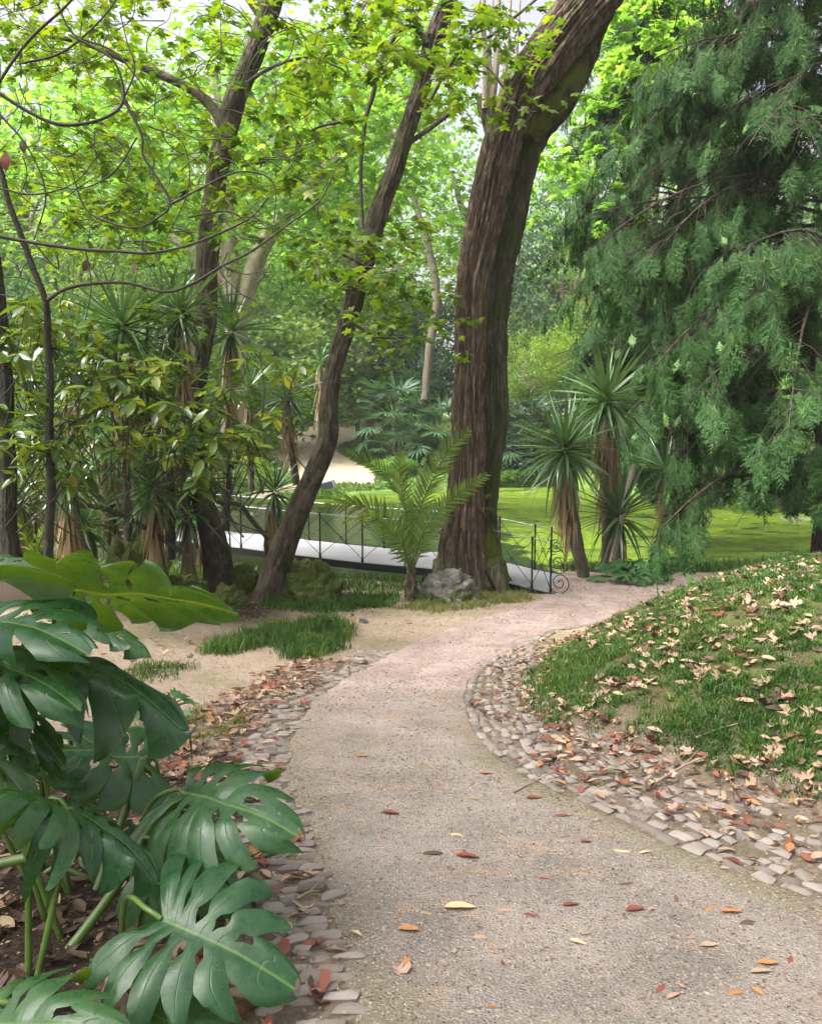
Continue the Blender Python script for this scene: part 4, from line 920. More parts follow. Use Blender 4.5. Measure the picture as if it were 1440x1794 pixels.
shrub('green', 570, 690, 72, 300, 110, 'low dark bush along the top of the sandy slope')
shrub('dark', 760, 640, 54, 230, 230, 'dark bush behind the fan palms left of the thick trunk')
shrub('yellow', 922, 645, 44, 120, 130, 'yellow green round bush just right of the thick twin trunk')
shrub('yellow', 1015, 640, 45, 170, 110, 'yellow green bush above the low wall')
shrub('yellow', 1050, 575, 46, 170, 130, 'yellowish bush at the left edge of the conifer')
shrub('green', 960, 555, 68, 260, 180, 'grey green bush in the gap right of the thick trunk')
shrub('dark', 1120, 700, 46, 230, 220, 'dark bush behind the tall right yucca')
shrub('dark', 1260, 800, 34, 300, 230, 'dark glossy bush at the pond edge under the conifer')
shrub('green', 1400, 800, 30, 260, 260, 'dense bush at the right pond edge')
shrub('bright', 1300, 720, 38, 220, 160, 'light leaved bush seen through the conifer sprays')
shrub('dark', 930, 790, 48, 190, 130, 'dark fan leaved bush on the far bank right of the thick trunk')
shrub('bright', 880, 835, 46.5, 140, 36, 'low bright plants along the far pond edge')
shrub('bright', 690, 818, 44, 90, 34, 'low green plants at the curve of the far sand path')
shrub('bright', 545, 868, 37.5, 130, 26, 'low green plants left of the floodlight box')
shrub('green', 700, 790, 50, 150, 70, 'dark green plants under the far fan palms')
shrub('green', 300, 700, 30, 420, 300, 'bushy green mass behind the yucca thicket')
shrub('dark', 60, 700, 24, 360, 420, 'dark green mass at the left edge behind the sapling')
shrub('green', 200, 850, 20, 520, 200, 'low green undergrowth behind the left yuccas')
shrub('yellow', 430, 830, 22, 90, 60, 'small yellowing plant between the slim trunks')
# low wall and roof of a bench shelter far right of the trunk
wl_ = thing('garden_wall', 'low pale garden wall on the slope behind the yellow bushes', 'wall', loc=(0, 0, 0))
M_wallst = stone_mat('pale_wall_stone', [(.46, .42, .36), (.52, .47, .40), (.40, .36, .31)], .3)
for j in range(9):
    for r_ in range(3):
        a = at(895+j*24+(r_ % 2)*10, 700-r_*11, 57); g = Geo(); rbox(g, a, .46, .3, .21, random.gauss(0, .01)); g.build('stone', M_wallst, wl_, smooth=False)

# ---------------- the trees in front
def px_limb(geo, pts, Y, m=0, sides=24, n=60, bark=None, flare=0, ext=None):
    P = [at(p[0], p[1], Y+(p[3] if len(p) > 3 else 0)) for p in pts]; r = [pxm(p[2]/2, Y)*(.93 if p[2] > 28 else 1) for p in pts]
    return tube(geo, P, r, sides, n, m, bark, flare)
big = thing('old_tree', 'thick old tree with two fused shaggy brown trunks standing before the footbridge', 'tree', loc=tuple(gpt(U(815, 13.2), 13.2)))
def rel(o_, root): o_.parent = root; o_.matrix_parent_inverse = Matrix.Translation(-root.location); return o_
def build_rel(geo, name, m, root, **kw): return rel(geo.build(name, m, **kw), root)
g = Geo(); px_limb(g, [(812, 1042, 104), (808, 960, 86), (814, 880, 74), (820, 790, 66), (820, 700, 58), (825, 600, 60), (827, 500, 62), (846, 400, 66), (868, 300, 68), (890, 215, 76), (930, 140, 84), (985, 62, 92), (1042, -10, 92), (1100, -90, 86), (1160, -180, 78)], 13.3, 0, 240, 460, (.06, 17, .45, 1), .3)
build_rel(g, 'trunk', M_bark_big, big)
g = Geo(); px_limb(g, [(846, 1036, 92), (844, 960, 66), (848, 880, 50), (861, 790, 46), (866, 740, 48), (866, 620, 48), (876, 500, 50), (896, 400, 48), (917, 310, 42), (938, 235, 52), (972, 180, 64), (1008, 125, 58), (1036, 60, 50), (1058, 0, 50), (1080, -90, 46)], 13.75, 0, 200, 400, (.05, 15, .6, 2), .25)
build_rel(g, 'trunk', M_bark_back, big)
g = Geo(); px_limb(g, [(840, 1034, 104), (840, 985, 84), (842, 930, 60), (848, 890, 42)], 13.62, 0, 90, 90, (.03, 18, 2, 3), .5); build_rel(g, 'moss', M_bark_moss, big)
g = Geo(); px_limb(g, [(925, 240, 48, -.05), (962, 190, 62, -.1), (1000, 135, 60, -.05), (1020, 95, 40)], 13.65, 0, 60, 60, (.03, 14, 2, 4)); build_rel(g, 'moss', M_bark_moss, big)
g = Geo(); px_limb(g, [(872, 250, 40), (856, 200, 34), (850, 178, 36), (846, 165, 20)], 13.2, 0, 40, 30, (.02, 12, 2, 5)); build_rel(g, 'stub', M_bark_back, big)
for (a, b_, w_) in (((850, 190), (846, 30), 12), ((862, 185), (872, 20), 12), ((874, 188), (890, 60), 10), ((856, 185), (858, 90), 8), ((884, 180), (905, 90), 8)):
    g = Geo(); px_limb(g, [(a[0], a[1], w_), ((a[0]+b_[0])/2+3, (a[1]+b_[1])/2, w_*.9), (b_[0], b_[1], w_*.7), (b_[0]+6, b_[1]-90, w_*.4)], 13.1, 0, 10, 16); build_rel(g, 'shoot', M_bark_pale, big)
for (px_, py_, r_) in ((832, 1, 1),): pass
# root burrs
for (px_, py_, rr_) in ((776, 1024, 34), (862, 1026, 34)):
    A = at(px_, py_-40, 13.25); B = gpt(A[0]+(px_-815)*.004, 12.95, .0); g = Geo(); tube(g, [A, (A+B)/2+[0, -.05, 0], B, B+(B-A)*[.6, .6, 0]-[0, 0, .08]], [pxm(rr_/2, 13), pxm(rr_/2.2, 13), pxm(rr_/3, 13), .04], 22, 26, bark=(.02, 10, 2, 6)); build_rel(g, 'root', M_bark_back, big)

def leaf_sprays(geo, twigs, boxes, n_, Yr, leaf=.17, per=9, T=MAPLE, seed=1, up=1.6, sub=.55, hang=.25, spread=1.0):
    """small leafy twigs whose pixel position falls in given discs (px,py,rx,ry,weight)"""
    r = np.random.default_rng(seed); w = np.array([b[2]*b[3]*b[4] for b in boxes], float); w /= w.sum()
    for k in r.choice(len(boxes), n_, p=w):
        bx_ = boxes[k]; a = r.uniform(0, 2*PI); q = math.sqrt(r.random()); Y = r.uniform(*Yr)
        A = at(bx_[0]+bx_[2]*q*math.cos(a), bx_[1]+bx_[3]*q*math.sin(a), Y)
        dr = r.normal(0, 1, 3); dr[2] = dr[2]*.25-.1; dr = dr/np.linalg.norm(dr); L_ = sub*r.uniform(.6, 1.4)
        B = A+dr*L_+[0, 0, -.1*L_]; tube(twigs, [A, (A+B)/2+[0, 0, .04], B], [.007, .005, .002], 3, 4, cap=False)
        t = r.uniform(.1, 1, per); P = A+(B-A)*t[:, None]+r.normal(0, .05*spread, (per, 3)); sd = np.cross(dr, [0, 0, 1.]); sd /= np.linalg.norm(sd)
        d = dr*r.uniform(.3, 1, per)[:, None]+sd*r.choice([-1, 1], per)[:, None]*r.uniform(.4, 1, per)[:, None]; d[:, 2] -= hang*r.uniform(.2, 1.6, per)
        nn = nrm(np.array([0, 0, 1.])*up+r.normal(0, .55, (per, 3))); V, F = inst(T, P, frames(nrm(d), nn), leaf*r.uniform(.55, 1.2, per)); geo.add(V, F)
def slim_tree(name, label, trunk, Y, branches, boxes, n_spray, seed, leafm=M_maple, leaf=.16, tw=M_twig, Yr=None, per=9, flare=.35, bk=None, bd=.02):
    b = at(trunk[0][0], trunk[0][1], Y); root = thing(name, label, 'tree', loc=(b[0], b[1], gz(b[0], b[1])))
    g = Geo(); px_limb(g, trunk, Y, 0, 90, 300, (bd, 10, 1.2, seed), flare); build_rel(g, 'trunk', bk or M_bark_slim, root)
    for pts in branches:
        g = Geo(); Yb = Y+(pts[0] if not isinstance(pts[0], tuple) else 0); pts = [p for p in pts if isinstance(p, tuple)]; px_limb(g, pts, Yb, 0, 10, len(pts)*6); build_rel(g, 'branch', M_bark_slim if pts[0][2] > 9 else tw, root)
    if n_spray:
        g, t = Geo(), Geo(); leaf_sprays(g, t, boxes, n_spray, Yr or (Y-2.5, Y+1.5), leaf, per, seed=seed)
        build_rel(g, 'foliage', leafm, root, kind='stuff'); build_rel(t, 'twig', tw, root, kind='stuff')
    return root
t1 = slim_tree('slim_tree', 'slim upright tree with flaking grey brown bark left of the leaning tree', [(388, 1030, 58), (378, 960, 52), (357, 880, 46), (341, 800, 43), (336, 720, 42), (346, 640, 46), (360, 560, 43), (362, 480, 42), (368, 400, 45), (379, 320, 41), (395, 240, 43), (413, 170, 40), (441, 100, 40), (471, 20, 40), (498, -60, 38), (530, -150, 34)], 12.9,
    [[-.1, (393, 222, 20), (372, 188, 18), (335, 156, 16), (270, 125, 14), (205, 98, 12), (140, 72, 9), (60, 60, 5)], [0, (465, 40, 16), (430, -10, 12), (380, -60, 8)],
     [.2, (345, 610, 8), (300, 590, 5), (240, 600, 4)], [-.3, (415, 160, 8), (470, 120, 6), (540, 100, 4), (600, 120, 3)]],
    [(70, 50, 150, 80, 1.8), (200, 60, 230, 100, .9), (250, 290, 190, 140, 1.2), (120, 330, 140, 120, .8), (480, 90, 120, 120, .9), (470, 310, 120, 130, .6), (300, 440, 140, 60, .4), (280, 660, 150, 80, .25)], 390, 31)
t2 = slim_tree('slim_tree', 'slim leaning tree with mossy grey bark curving up to the right', [(466, 1066, 62), (483, 1000, 52), (520, 900, 47), (558, 815, 44), (576, 762, 38), (578, 690, 36), (592, 620, 36), (616, 540, 37), (640, 450, 39), (664, 372, 38), (690, 300, 36), (715, 220, 35), (741, 140, 33), (762, 60, 33), (790, -10, 32), (818, -100, 30)], 12.3,
    [[-.2, (750, 75, 9), (722, 46, 8), (695, 58, 8), (668, 110, 8), (652, 170, 8), (640, 212, 7), (632, 300, 6), (636, 400, 5)], [-.2, (640, 210, 5), (600, 213, 5), (558, 222, 4), (530, 240, 4), (513, 262, 3), (490, 230, 2)],
     [0, (700, 260, 10), (745, 230, 8), (800, 190, 6)], [-.5, (768, 60, 8), (840, 70, 6), (900, 30, 5), (960, -20, 4)], [-.4, (745, 190, 6), (790, 110, 6), (830, 60, 5), (880, 40, 3)], [-.6, (805, 100, 5), (845, 110, 4), (880, 150, 4), (905, 190, 3), (940, 195, 2)],
     [-.3, (640, 465, 6), (590, 440, 5), (545, 420, 4)], [-.5, (610, 560, 6), (660, 590, 4), (720, 590, 3)]],
    [(620, 60, 110, 90, .8), (800, 60, 130, 80, 1.1), (600, 420, 110, 60, 1.1), (700, 540, 110, 90, .9), (850, 120, 90, 90, .6), (640, 520, 80, 60, .5), (560, 220, 90, 90, .5)], 250, 32)
# the bright leaf sprig hanging in front of the twin trunk: each leaf a part
sprig = thing('leaf_sprig', 'bright yellow green maple sprig hanging in front of the thick twin trunk', 'sprig', loc=tuple(at(930, 195, 11)))
lm_ = Geo(); lm_.add(*MAPLE); lmesh = lm_.mesh('leaf', M_maple, smooth=False)
g = Geo(); tube(g, [at(880, 150, 11), at(905, 180, 11), at(945, 190, 11)], [.006, .004, .002], 4, 8); build_rel(g, 'stem', M_twig, sprig)
for (px_, py_, s_, a) in ((920, 185, .16, -160), (945, 182, .19, 120), (915, 208, .17, 200), (960, 192, .15, 90), (935, 172, .13, 40), (902, 178, .14, -70), (932, 75, .17, 60), (905, 120, .16, -100), (1000, 165, .16, 60), (985, 175, .13, 150), (1010, 180, .12, 20)):
    p = at(px_, py_, 11+random.uniform(-.1, .1)); R = frames(np.array([[math.sin(math.radians(a)), -.3, math.cos(math.radians(a))*.6-.3]]), np.array([[.1, -.7, .8]]))[0]
    o = link('leaf', lmesh); M4 = Matrix(R.tolist()).to_4x4(); M4.translation = Vector(p)-sprig.location; o.parent = sprig; o.matrix_local = M4 @ Matrix.Scale(s_, 4)
slim_tree('maple_tree', 'yellow green maple showing at the top between the thick trunk and the conifer', [(1085, 900, 26), (1090, 600, 24), (1100, 300, 22), (1120, 60, 18), (1140, -150, 12)], 24, [[0, (1110, 200, 12), (1050, 120, 9), (1000, 90, 5)], [0, (1115, 150, 12), (1180, 60, 9), (1240, 20, 5)]],
    [(1130, 70, 150, 90, 1.2), (1020, 230, 90, 80, .8), (970, 330, 60, 60, .6), (1180, 20, 120, 60, 1), (1080, 380, 80, 60, .3)], 330, 36, M_plane, .26, M_bark_far, (17, 26), 10)
# left sapling and trunk at the frame edge
slim_tree('slim_tree', 'smooth slim trunk cut by the left frame edge', [(24, 1000, 44), (14, 930, 36), (14, 850, 32), (12, 760, 30), (10, 680, 30), (2, 580, 28), (-8, 480, 26), (-30, 340, 24), (-60, 200, 20)], 9.5, [], [], 0, 33, flare=.3, bk=M_bark_smooth, bd=.006)
sap = slim_tree('sapling', 'thin sapling whose arching bare dark twigs cross the upper left', [(84, 990, 20), (86, 930, 18), (90, 850, 16), (86, 760, 15), (88, 680, 14), (84, 600, 13), (80, 530, 12), (58, 470, 12), (36, 410, 11), (14, 350, 10), (2, 300, 9), (-30, 200, 8)], 8.6,
    [[-.2, (84, 525, 7), (110, 508, 6), (150, 498, 6), (220, 495, 5), (290, 511, 5), (340, 495, 5), (390, 465, 4), (440, 440, 4), (500, 396, 3), (560, 350, 3), (590, 290, 2)],
     [-.3, (-20, 410, 7), (60, 425, 6), (150, 437, 6), (210, 440, 5), (260, 443, 5), (320, 432, 4), (380, 410, 4), (440, 380, 3), (470, 345, 3)],
     [-.5, (-20, 150, 7), (50, 195, 6), (110, 218, 6), (180, 207, 5), (216, 175, 5), (202, 110, 4), (160, 80, 4), (120, 60, 3)],
     [-.5, (216, 172, 5), (248, 235, 5), (250, 270, 4), (276, 312, 4), (298, 358, 4), (270, 385, 3), (240, 398, 3), (200, 392, 3), (150, 365, 3), (120, 280, 2)],
     [-.5, (298, 358, 4), (350, 330, 3), (410, 302, 3), (460, 305, 3), (482, 330, 2), (480, 390, 2)], [-.6, (-30, 190, 6), (20, 110, 5), (60, 60, 5), (120, 5, 4), (170, -60, 3)],
     [-.4, (40, 110, 4), (110, 90, 4), (180, 30, 3), (220, -30, 3)], [-.4, (216, 175, 3), (236, 120, 3), (222, 70, 2), (210, 20, 2)], [-.2, (60, 425, 3), (100, 470, 3), (100, 440, 2)],
     [-.3, (150, 437, 3), (160, 500, 2), (150, 560, 2)], [-.2, (206, 438, 3), (212, 420, 3), (200, 395, 2)], [-.3, (0, 330, 4), (60, 340, 3), (130, 320, 2), (180, 260, 2)], [-.2, (0, 200, 4), (50, 260, 3), (80, 340, 3), (60, 420, 2)],
     [-.3, (240, 240, 3), (200, 300, 3), (140, 330, 2), (60, 320, 2)], [-.4, (100, 5, 4), (130, 60, 3), (200, 90, 3), (260, 160, 2)], [-.4, (390, 465, 3), (430, 480, 2), (470, 470, 2)], [-.4, (260, 220, 3), (320, 250, 2), (330, 330, 2), (290, 420, 2)],
     [-.3, (330, 380, 3), (400, 370, 3), (460, 400, 2), (520, 370, 2)], [-.3, (500, 396, 2), (545, 400, 2), (560, 350, 2)]], [], 0, 34, flare=.1, bk=M_bark_smooth, bd=.002)
rr = np.random.default_rng(5); g = Geo()
for k in range(90):          # fine twiglets
    px_, py_ = rr.uniform(0, 560), rr.uniform(0, 520); a = rr.uniform(0, 6.28); pts = []
    for q in range(5): pts.append((px_, py_, 2.2-q*.35, -.4)); a += rr.normal(0, .55); px_ += math.cos(a)*30; py_ += math.sin(a)*26+4
    px_limb(g, pts, 9.2, 0, 4, 12)
build_rel(g, 'twig', M_twig, sap, kind='stuff')
# arching low branches among the yuccas
for pts, w_, lab in (([(110, 890, 8), (135, 885, 9), (170, 888, 9), (220, 905, 9), (270, 935, 9), (330, 975, 8)], 10.8, 'low grey branch arching over the undergrowth at the left'), ([(380, 880, 8), (420, 885, 8), (440, 910, 8), (470, 945, 8)], 12.6, 'dark bent branch between the two slim trunks'), ([(230, 945, 9), (265, 900, 9), (300, 880, 8), (345, 865, 7)], 12.6, 'dark branch leaning on the slim upright trunk')):
    g = Geo(); px_limb(g, pts, w_, 0, 10, 30); tag(g.build('arching_branch', M_bark_smooth), lab, 'branch')

# pale forked plane tree behind
pl = thing('plane_tree', 'pale barked plane tree forking behind the slim upright trunk', 'tree', loc=tuple(gpt(U(410, 27), 27)))
for pts in ([(408, 760, 50), (410, 680, 48), (415, 600, 46), (412, 540, 44), (402, 470, 40), (398, 400, 36), (392, 330, 32), (385, 240, 26), (370, 120, 20)], [(420, 560, 38), (436, 500, 34), (456, 440, 34), (484, 396, 28), (530, 340, 22), (570, 295, 22), (610, 265, 18), (650, 245, 16), (700, 235, 14), (745, 215, 11), (800, 180, 8)],
            [(405, 500, 22), (370, 480, 20), (335, 440, 20), (300, 415, 16)], [(570, 296, 14), (620, 230, 14), (650, 190, 18), (700, 170, 15), (760, 150, 10)], [(610, 70, 8), (640, 110, 10), (670, 170, 10), (690, 200, 10)], [(640, 0, 12), (620, 40, 10), (660, 90, 10), (700, 150, 9)]):
    g = Geo(); px_limb(g, pts, 27, 0, 24, 60, (.03, 5, .6, 8)); build_rel(g, 'trunk' if pts[0][2] > 45 else 'branch', M_bark_pale, pl)
g = Geo(); t = Geo(); leaf_sprays(g, t, [(330, 250, 260, 200, .8), (560, 200, 200, 190, 1.2), (700, 120, 160, 110, 1.0), (650, 340, 110, 60, .7), (120, 200, 200, 160, .6), (880, 330, 60, 60, .4), (720, 330, 100, 70, .5)], 1000, (23, 31), .30, 10, T_maple(2), 41, 1.2, 1.5, spread=4)
build_rel(g, 'foliage', M_plane, pl, kind='stuff'); build_rel(t, 'twig', M_bark_far, pl, kind='stuff')
for pts, Y, lab in (([(745, 700, 16), (752, 620, 17), (765, 520, 16), (752, 440, 15), (735, 380, 12), (720, 330, 9)], 44, 'distant grey trunk in the gap between leaning and twin trunks'), ([(810, 440, 10), (812, 380, 12), (800, 330, 11), (790, 300, 8)], 50, 'distant thin dark stem beside the twin trunk'), ([(980, 620, 12), (992, 560, 12), (985, 500, 12), (1000, 440, 9)], 50, 'distant thin trunk right of the twin trunk'), ([(1035, 620, 10), (1025, 560, 10), (1010, 500, 10), (1030, 450, 7)], 48, 'distant crooked thin trunk at the conifer edge'), ([(1050, 640, 9), (1040, 560, 9), (1045, 480, 8)], 52, 'distant thin trunk above the yellow bushes')):
    g = Geo(); px_limb(g, pts, Y, 0, 10, 30, (.03, 6, 1, 9)); tag(g.build('distant_trunk', M_bark_far), lab, 'tree trunk')

# ---------------- conifer with drooping sprays
def spray_template(seed):
    r = np.random.default_rng(seed); V = []; F = []
    def shoot(o_, d, L_, n_):
        d = d/np.linalg.norm(d); s = np.cross(d, [0, 0, 1.]); s /= max(np.linalg.norm(s), 1e-6)
        for k in range(n_):
            t = (k+.5)/n_; p = o_+d*L_*t+np.array([0, 0, -.25*L_*t*t])
            for sg in (-1, 1):
                q = (d*.8+s*sg*.8+np.array([0, 0, r.normal(-.15, .3)])); q = q/np.linalg.norm(q)*.17*(1-.35*t)*r.uniform(.7, 1.2); w_ = d*.036
                b_ = len(V); V.extend([p-w_, p+w_, p+q+w_*.7]); F.append([b_, b_+1, b_+2])
    shoot(np.zeros(3), np.array([0, 1., 0]), 1.0, 14)
    for k, t in enumerate((.2, .42, .62)):
        for sg in (-1, 1): shoot(np.array([0, t, -.25*t*t]), np.array([sg*.75, .8, -.1]), .46*(1.1-t), 6)
    return np.array(V), np.array(F)
SPR = [spray_template(k) for k in range(3)]
def conifer(label, base, H, br, n_br, seed, rad, az0, azs, leafm, twigm=M_bark_conifer, z0=.0, ssize=.42, trunkpts=None, density=1.0, edge=None):
    r = np.random.default_rng(seed); root = thing('conifer', label, 'tree', loc=tuple(base)); base = np.array(base)
    g = Geo()
    if trunkpts is None: tube(g, [[0, 0, -.2], [.1, 0, H*.4], [-.05, .1, H]], [br, br*.7, .05], 28, 80, bark=(.02, 10, 1.5, seed), flare=.3); g.build('trunk', M_bark_conifer, root)
    else:
        for tp in trunkpts:
            g = Geo(); px_limb(g, tp, base[1], 0, 40, 80, (.015, 10, 1.5, seed)); build_rel(g, 'trunk', M_bark_conifer, root)
    G, B, tips = Geo(), Geo(), Geo(); PP, DD, SS = [], [], []
    for k in range(n_br):
        h = z0+(H-z0)*((k+r.random())/n_br); a = az0+r.uniform(-azs, azs); L_ = rad*(1-.55*(h/H)**1.5)*r.uniform(.65, 1.12)
        d = np.array([math.cos(a), math.sin(a), 0]); s = np.array([-d[1], d[0], 0]); t = np.linspace(0, 1, 9)[:, None]
        rise = r.uniform(.05, .3); fall = r.uniform(.25, .55)
        C = np.array([0, 0, h])+d*L_*t+s*r.normal(0, .12)*L_*t**2+np.array([0, 0, 1.])*L_*(rise*t-fall*t**2.4)
        sc_ = [toscreen(q_+base) for q_ in C]; keep_ = 9
        if edge is not None:
            keep_ = 0
            while keep_ < 9 and edge(C[keep_]+base, True): keep_ += 1
        if keep_ > 2: tube(B, C[:keep_], np.linspace(.035, .006, 9)[:keep_]*(1.2-.5*h/H), 5, keep_, cap=False)
        nb = max(5, int(L_*5.5*density))
        for q in range(nb):
            tt = .16+.84*(q+r.random())/nb; p = np.array([np.interp(tt, t[:, 0], C[:, j]) for j in range(3)]); sg = r.choice([-1, 1])
            dd = d*r.uniform(.35, .9)+s*sg*r.uniform(.35, 1.0); dd[2] = -r.uniform(.15, .9); dd /= np.linalg.norm(dd); l2 = r.uniform(.45, 1.05)*(1.25-.6*tt)
            e = p+dd*l2; e[2] -= .25*l2
            if edge is not None and not (edge(e+base, True) and edge(p+base, True)): continue
            tube(B, [p, (p+e)/2+[0, 0, .06], e], [.009, .006, .003], 3, 4, cap=False)
            ns = int(3+l2*4)
            for j in range(ns):
                u = (j+.6)/ns; pp = p+(e-p)*u; dj = dd*.7+np.cross(dd, [0, 0, 1.])*r.choice([-1, 1])*r.uniform(0, .9); dj[2] -= r.uniform(.5, 2.2)
                if edge is not None and not edge(pp+base+dj*.2): continue
                PP.append(pp); DD.append(dj); SS.append(ssize*r.uniform(.55, 1.15))
    PP, DD, SS = np.array(PP), nrm(np.array(DD)), np.array(SS)
    out = nrm(PP*[1, 1, 0]+1e-6)+np.array([0, 0, .6])+r.normal(0, .35, PP.shape); var = r.integers(0, 3, len(PP))
    for v_ in range(3):
        k = var == v_; V, F = inst(SPR[v_], PP[k], frames(DD[k], out[k]), SS[k]); G.add(V, F)
    for q_ in range(420):
        j_ = r.integers(0, len(PP)); p_ = PP[j_]*[.8, .8, 1]; tw_ = np.array([r.normal(0, .12), r.normal(0, .12), -r.uniform(.3, .8)]); tube(B, [p_, p_+tw_*.5+[0, 0, .03], p_+tw_], [.006, .004, .002], 3, 4, cap=False)
    k = r.random(len(PP)) < .10; V, F = inst(SPR[0], PP[k]+DD[k]*SS[k][:, None]*.75, frames(DD[k]+[0, 0, .4], out[k]), SS[k]*.38); tips.add(V, F)
    G.build('foliage', leafm, root, kind='stuff'); B.build('branches', twigm, root, kind='stuff'); tips.build('fresh_tips', M_conifer_tip, root, kind='stuff')
    print('conifer sprays', len(PP), 'tris', sum(len(f) for f in G.F)); return root
def toscreen(p):
    u, y, z = p[0], p[1], p[2]-1.6; dep = y*cP-z*sP; return 720+FPX*u/dep, 897-FPX*(y*sP+z*cP)/dep
ER = np.random.default_rng(77)
def edge1(p, hard=False):
    sx, sy = toscreen(p); e = (30 if hard else 0)+ np.interp(sy, [-200, 0, 120, 250, 380, 500, 600, 700, 800, 880, 940, 1010, 1060], [1150, 1110, 1075, 1020, 965, 985, 1060, 1115, 1140, 1140, 1095, 1110, 1250])+(0 if hard else ER.normal(0, 22))
    if sx < e: return False
    if hard: return sy < 1030
    if sy > 860: return sx < 1225-(sy-860)*.2+ER.normal(0, 15) or (sx > 1330 and sy < 900)
    if sy > 760 and 1235 < sx < 1330: return ER.random() < .55
    return ER.random() > .93*sstep(.45, .54, vn(p[0]/.75, p[1]/.9, p[2]/.75, 78))
def edge2(p, hard=False):
    sx, sy = toscreen(p); return sx > np.interp(sy, [0, 200, 500, 700], [1060, 960, 915, 1000])+ER.normal(0, 20)
conifer('large conifer with drooping dark green sprays filling the right side', gpt(U(1445, 12.4), 12.4), 11.5, .26, 74, 51, 4.6, math.radians(195), math.radians(62), M_conifer, z0=1.3, ssize=.52, edge=edge1, density=.95,
        trunkpts=[[(1440, 1010, 50), (1442, 940, 44), (1452, 840, 40), (1440, 700, 38), (1432, 580, 36), (1405, 480, 28), (1372, 420, 22), (1345, 385, 12)], [(1446, 700, 36), (1462, 560, 34), (1475, 300, 30), (1480, 0, 26), (1480, -300, 20)]])
conifer('second dark conifer standing behind the first, right of the twin trunk', gpt(U(1180, 21), 21), 15.5, .3, 60, 52, 4.6, math.radians(235), math.radians(95), M_conifer, z0=3.6, ssize=.7, density=.7, edge=edge2)
# ---------------- yuccas
def blade(geo, o, d, L_, w, droop, seg=5, m=0, n=np.array([0, 0, 1.]), fold=.35):
    d = d/np.linalg.norm(d); s = np.cross(d, n); s /= max(np.linalg.norm(s), 1e-6); up = np.cross(s, d); V = []
    for k in range(seg+1):
        t = k/seg; c = o+d*L_*t+np.array([0, 0, -1.])*droop*L_*t**2.2; ww = w*(1-t**2.5)*(.6+.8*min(t*3, 1)*.5) if k < seg else .0005
        V += [c-s*ww+up*ww*fold, c, c+s*ww+up*ww*fold]
    F = [[3*a+c, 3*a+c+1, 3*a+c+4, 3*a+c+3] for a in range(seg) for c in (0, 1)]; geo.add(V, F, m)
YB = {}
for k, dr in enumerate((0, .12, .35, .8)):
    g = Geo(); blade(g, np.zeros(3), np.array([0, 1., 0]), 1, .032, dr, 6); YB[k] = (g.mesh('leaf', M_yucca), g)
g = Geo(); blade(g, np.zeros(3), np.array([0, 1., 0]), 1, .026, .1, 6); YD = g
def yucca(label, cx, cy, rpx, Y, stem, seed, n_=75, single=False, skirt=60, group=None, name='yucca', low=-.9):
    r = np.random.default_rng(seed); c = at(cx, cy, Y); L0 = pxm(rpx, Y); SP = [at(p[0], p[1], Y+(p[3] if len(p) > 3 else 0)) for p in stem]
    b = SP[0]; root = thing(name, label, 'yucca', group, (b[0], b[1], gz(b[0], b[1])))
    g = Geo(); tube(g, SP+[c-[0, 0, .05]], [pxm(p[2]/2, Y) for p in stem]+[pxm(stem[-1][2]/2, Y)], 16, 40, bark=(.012, 8, 3, seed)); build_rel(g, 'trunk', M_bark_far, root)
    G = Geo(); D = Geo()
    for k in range(n_):
        f = (k+.5)/n_; el = math.asin(np.clip(1-(1-low)*f, -1, 1))+r.normal(0, .08); a = k*2.39996+r.normal(0, .15)
        d = np.array([math.cos(el)*math.cos(a), math.cos(el)*math.sin(a), math.sin(el)]); o_ = c+np.array([0, 0, .18*L0])*(1-f)*1.0+d*.03
        dr = 0 if f < .25 else 1 if f < .55 else 2 if f < .85 else 3; L_ = L0*r.uniform(.85, 1.15)*(.85+.25*math.sin(PI*min(f*1.3, 1)))
        up = np.array([0, 0, 1.]) if abs(d[2]) < .95 else np.array([1., 0, 0]); R = frames(d[None], (up+r.normal(0, .25, 3))[None])[0]
        if single:
            o = link('leaf', YB[dr][0]); M4 = Matrix(R.tolist()).to_4x4(); M4.translation = Vector(o_)-root.location; o.parent = root; o.matrix_local = M4 @ Matrix.Diagonal((L_*r.uniform(.8, 1.3), L_, L_, 1))
        else:
            T = (np.concatenate(YB[dr][1].V), YB[dr][1].F[0]); V, F = inst(T, o_[None], R[None], np.array([[L_*1.1, L_, L_]])); G.add(V, F)
    if not single: build_rel(G, 'leaves', M_yucca, root, kind='stuff')
    top = np.array(SP[-1]); bot = np.array(SP[0])
    for k in range(skirt):
        f = r.random()**1.4; p = c+(top-c)*min(f*2, 1) if f < .5 else top+(bot-top)*(f-.5)*.9; a = r.uniform(0, 6.28); d = np.array([math.cos(a)*.35, math.sin(a)*.35, -1.])
        T = (np.concatenate(YD.V), YD.F[0]); R = frames(d[None], np.array([[math.cos(a), math.sin(a), .3]])); L_ = L0*r.uniform(.4, .95); V, F = inst(T, (p+d*[.12, .12, 0])[None], R, np.array([[L_*1.3, L_, L_]])); D.add(V, F)
    if skirt: build_rel(D, 'dead_leaves', M_deadblade, root, kind='stuff')
    return root
yucca('spiky yucca with round head and hanging dead leaves right of the bridge scroll', 990, 800, 108, 14.6, [(1022, 1012, 24), (1012, 960, 26), (1000, 890, 24), (992, 840, 22)], 61, 120, True, 120)
yucca('taller yucca behind the round headed one, its trunk clad in brown leaves', 1062, 712, 108, 15.3, [(1062, 1005, 22), (1066, 930, 24), (1072, 850, 22), (1066, 770, 20)], 62, 110, True, 200)
